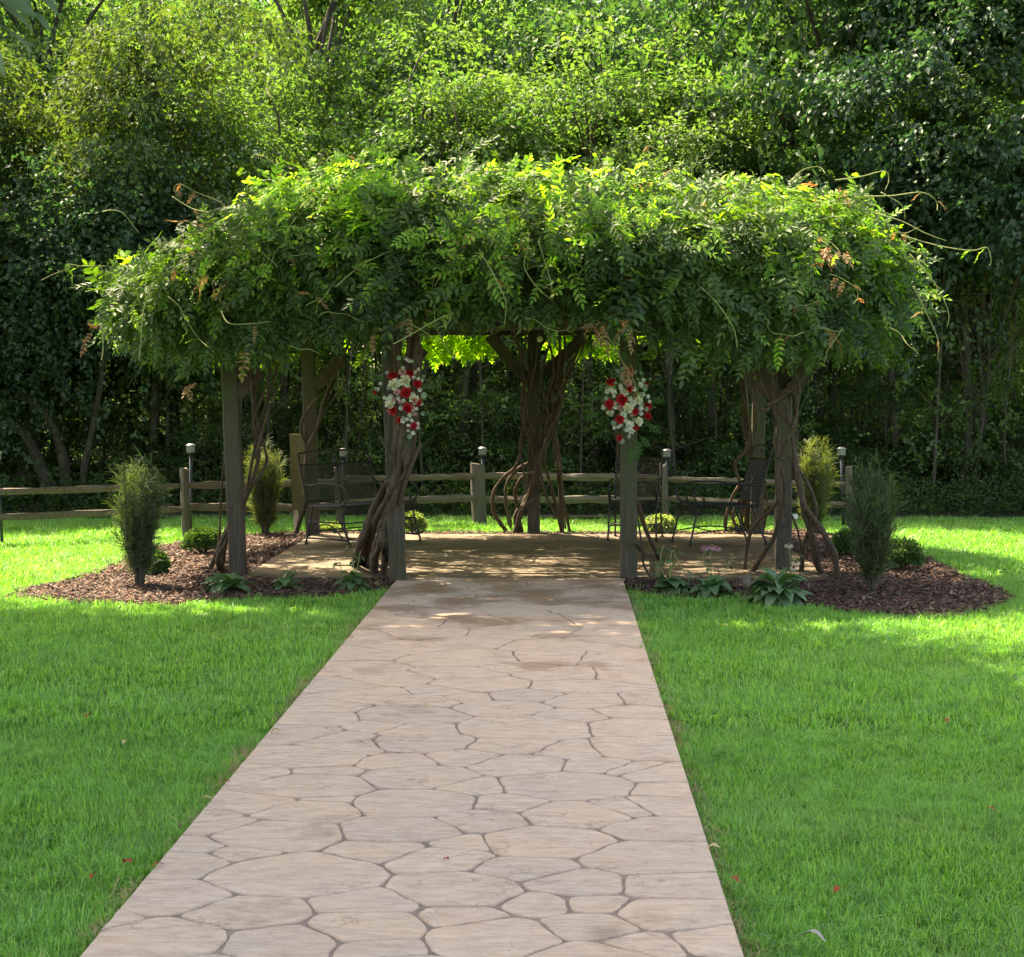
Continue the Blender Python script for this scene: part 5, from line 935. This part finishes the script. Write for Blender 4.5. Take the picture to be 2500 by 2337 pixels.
SLAB = ['at the far left edge', 'behind the left dark feathery shrub', 'behind the front left post', 'above the black bench', 'left of the back centre post', 'right of the back centre post', 'behind the front facing chair', 'behind the sideways chair', 'behind the right dark feathery shrub', 'at the far right edge']
for i in range(110):
    Y = rnd.uniform(25.3, 33); x = rnd.uniform(-.31 * Y, .26 * Y); th = thing('sapling', 'thin bare stemmed sapling in the dark thicket ' + SLAB[min(9, max(0, int((x / Y * F + 1369) / 250)))], 'sapling', (x, Y, max(0, Y - 26) * .035 - .02), 'thin saplings of the thicket ' + SLAB[min(9, max(0, int((x / Y * F + 1369) / 250)))], rnd.uniform(0, 6.28)); sc_q = rnd.uniform(.7, 1.15); th.scale = (sc_q, sc_q, sc_q)
    obj('stem', sap[i % 5][0], th); obj('leaves', sap[i % 5][1], th)
# big leaning trunks at left
for pts, lab, r0 in (([(1, 1005), (60, 1060), (100, 1140), (140, 1245)], 'thick leaning tree trunk at the left picture edge', .085), ([(40, 940), (110, 1010), (150, 1100), (172, 1245)], 'dark curving tree trunk right of the thick leaning one', .07), ([(250, 900), (225, 1050), (205, 1150), (205, 1250)], 'ivy clad upright trunk behind the left rails', .055)):
    Y = 25.6; b0 = P(*pts[-1], Y); th = thing('leaning_tree', lab, 'tree', (b0.x, Y, 0), 'leaning trunks at left'); rl = Rel(th); w = [P(x, y, Y + .1 * i) for i, (x, y) in enumerate(pts)]; w[-1].z = -.05; w = [w[0] + (w[0] - w[1]) * 1.2 + Vector((0, 0, .8))] + w
    mb = MB(); mb.tube(w, [r0 * (.55 + .14 * i) for i in range(len(w))], 9, sub=4, wob=.08); rl(mb, 'trunk', M['bark'], True); q = rng.normal(0, 1, (1300, 3)) * (.75, .4, .6) + np.array(w[0] - b0) + (0, 0, -.1)
    V, Fc = scatter([spray(rng, 10, .085, .055, .35, .6) for _ in range(3)], q, rotmats(rng.normal(0, 1, q.shape) + (0, -.4, -.3), rng), rng.uniform(.8, 1.2, len(q)), rng); o = obj('crown', mesh_np('leaning_crown', V, Fc, M['tree_dark']), th); o['kind'] = 'stuff'
# bushes of the wood edge
BL = ['leafy dark bush of the wood edge ' + q for q in ('beyond the left picture edge', 'at the left picture edge', 'behind the left rails by the leaning trunks', 'behind the leaning trunks', 'behind the left feathery shrub', 'left of the leftmost lamp', 'just right of the leftmost lamp', 'behind the wooden board', 'seen through the bench mesh', 'right of the bench', 'left of the broad fence post', 'right of the broad fence post', 'left of the back centre post', 'right of the back centre post', 'behind the front facing chair', 'right of the lamp behind the chair', 'behind the sideways chair', 'behind the back right post', 'behind the right pale shrub', 'behind the right dark shrub')]
for i in range(20):
    px = -250 + i * 150; Y = 26.6 + 1.6 * ((i * 7) % 5) / 5; tree('bs', tx(px, Y), Y, i * 2.1, rnd.uniform(.5, .8) , BL[i], 'bush', 'bush', 'dark bushes under the trees', sz=rnd.uniform(.5, .8))
# undergrowth mass
n = 7500; x = rng.uniform(-10, 9, n); y = 24.7 + np.abs(rng.normal(0, 1.6, n)); z = np.abs(rng.normal(0, .28, n)) * (1 + .5 * snoise(x, y)); T = [spray(rng, 10, .05, .032, .26, .2) for _ in range(4)]
V, Fc = scatter(T, np.stack([x, y, z], 1), rotmats(rng.normal(0, 1, (n, 3)) + (0, -.2, .6), rng), rng.uniform(.7, 1.3, n), rng)
tag(obj('undergrowth', mesh_np('undergrowth', V, Fc, M['under'])), 'dark leafy undergrowth along the foot of the wood', 'undergrowth', kind='stuff')
for nm, y0, y1, cnt, hh in (('undergrowth', 29, 42, 5200, .9), ('undergrowth', 42, 57, 6000, 1.5)):
    x = rng.uniform(-.36 * y1, .32 * y1, cnt); y = rng.uniform(y0, y1, cnt); z = np.abs(rng.normal(0, hh, cnt)) * (1 + .4 * snoise(x, y)) + np.clip(y - 26, 0, 99) * .035
    T = [spray(rng, 10, .10, .065, .45, .2) for _ in range(4)]; V, Fc = scatter(T, np.stack([x, y, z], 1), rotmats(rng.normal(0, 1, (cnt, 3)) + (0, -.2, .4), rng), rng.uniform(.7, 1.3, cnt), rng)
    tag(obj(nm, mesh_np(nm, V, Fc, M['tree_light'])), 'leafy saplings and brambles %s between the trunks' % ('deep in the wood' if y0 > 40 else 'some way into the wood'), 'undergrowth', kind='stuff')
# distant woods behind everything
n = 9000; x = rng.uniform(-26, 24, n); y = rng.uniform(58, 64, n); z = rng.uniform(-1, 14, n) ; T = [spray(rng, 16, .36, .26, 1.4, .3) for _ in range(4)]
V, Fc = scatter(T, np.stack([x, y, z + 1], 1), rotmats(rng.normal(0, 1, (n, 3)), rng), rng.uniform(.7, 1.3, n), rng)
tag(obj('far_woods', mesh_np('far_woods', V, Fc, M['tree_maple'])), 'far green wood closing the view behind the trees', 'woods', kind='stuff')
# trees of the near lawn, whose crowns hang above the picture and shade the foreground
proto('sh', 9, (4.0, 4.4, 1.6), 8.6, 190, 60, 12, .17, .6, 'big_leaf', .2, (1.7, .6), lobe_r=1.2)
t_ = tree('sh', -5.9, 13.6, 0, 1.0, 'big shade tree on the left lawn, out of view but for its shade', 'shade_tree', 'tree', 'shade trees of the near lawn')
t_.scale = (1.45, 1.08, 1)
tree('sh', -4.6, 7.6, 2.1, 1.1, 'big shade tree just left of the camera', 'shade_tree', 'tree', 'shade trees of the near lawn')
# overhanging branch at the upper left corner
Yb = 5.6; b0 = P(-160, -160, Yb); th = thing('overhanging_branch', 'out of focus branch with large ribbed leaves at the upper left corner', 'branch', tuple(b0)); rl = Rel(th)
mb = MB(); mb.tube([P(-260, -260, Yb), P(-100, -60, Yb), P(30, -30, Yb), P(120, -20, Yb)], [.02, .012, .006, .003], 6, sub=4); rl(mb, 'branch', M['bark'], True)
bl = [mesh_np('ribbed_leaf', *broadleaf(.13 * k, .034 * k, 6, a), M['big_leaf'], True) for k, a in ((1, .3), (.85, .5), (1.1, .15))]
for i, (x, y, ang, s) in enumerate(((-8, 10, 50, 1.1), (20, -10, 48, 1.0), (0, 60, 62, .9), (-15, 95, 66, 1.0), (55, 8, 76, .7), (88, 30, 60, .55), (80, -30, 55, .9), (100, -15, 40, .6), (-20, -20, 40, 1.2), (40, -40, 60, 1.0))):
    p = P(x, y, Yb + rnd.uniform(-.05, .05)) - b0; o = obj('leaf', bl[i % 3], th, (p.x, p.y, p.z)); o.rotation_euler = (rnd.uniform(-.9, .9) + 1.1, R(ang), 0); o.scale = (s, s, s)
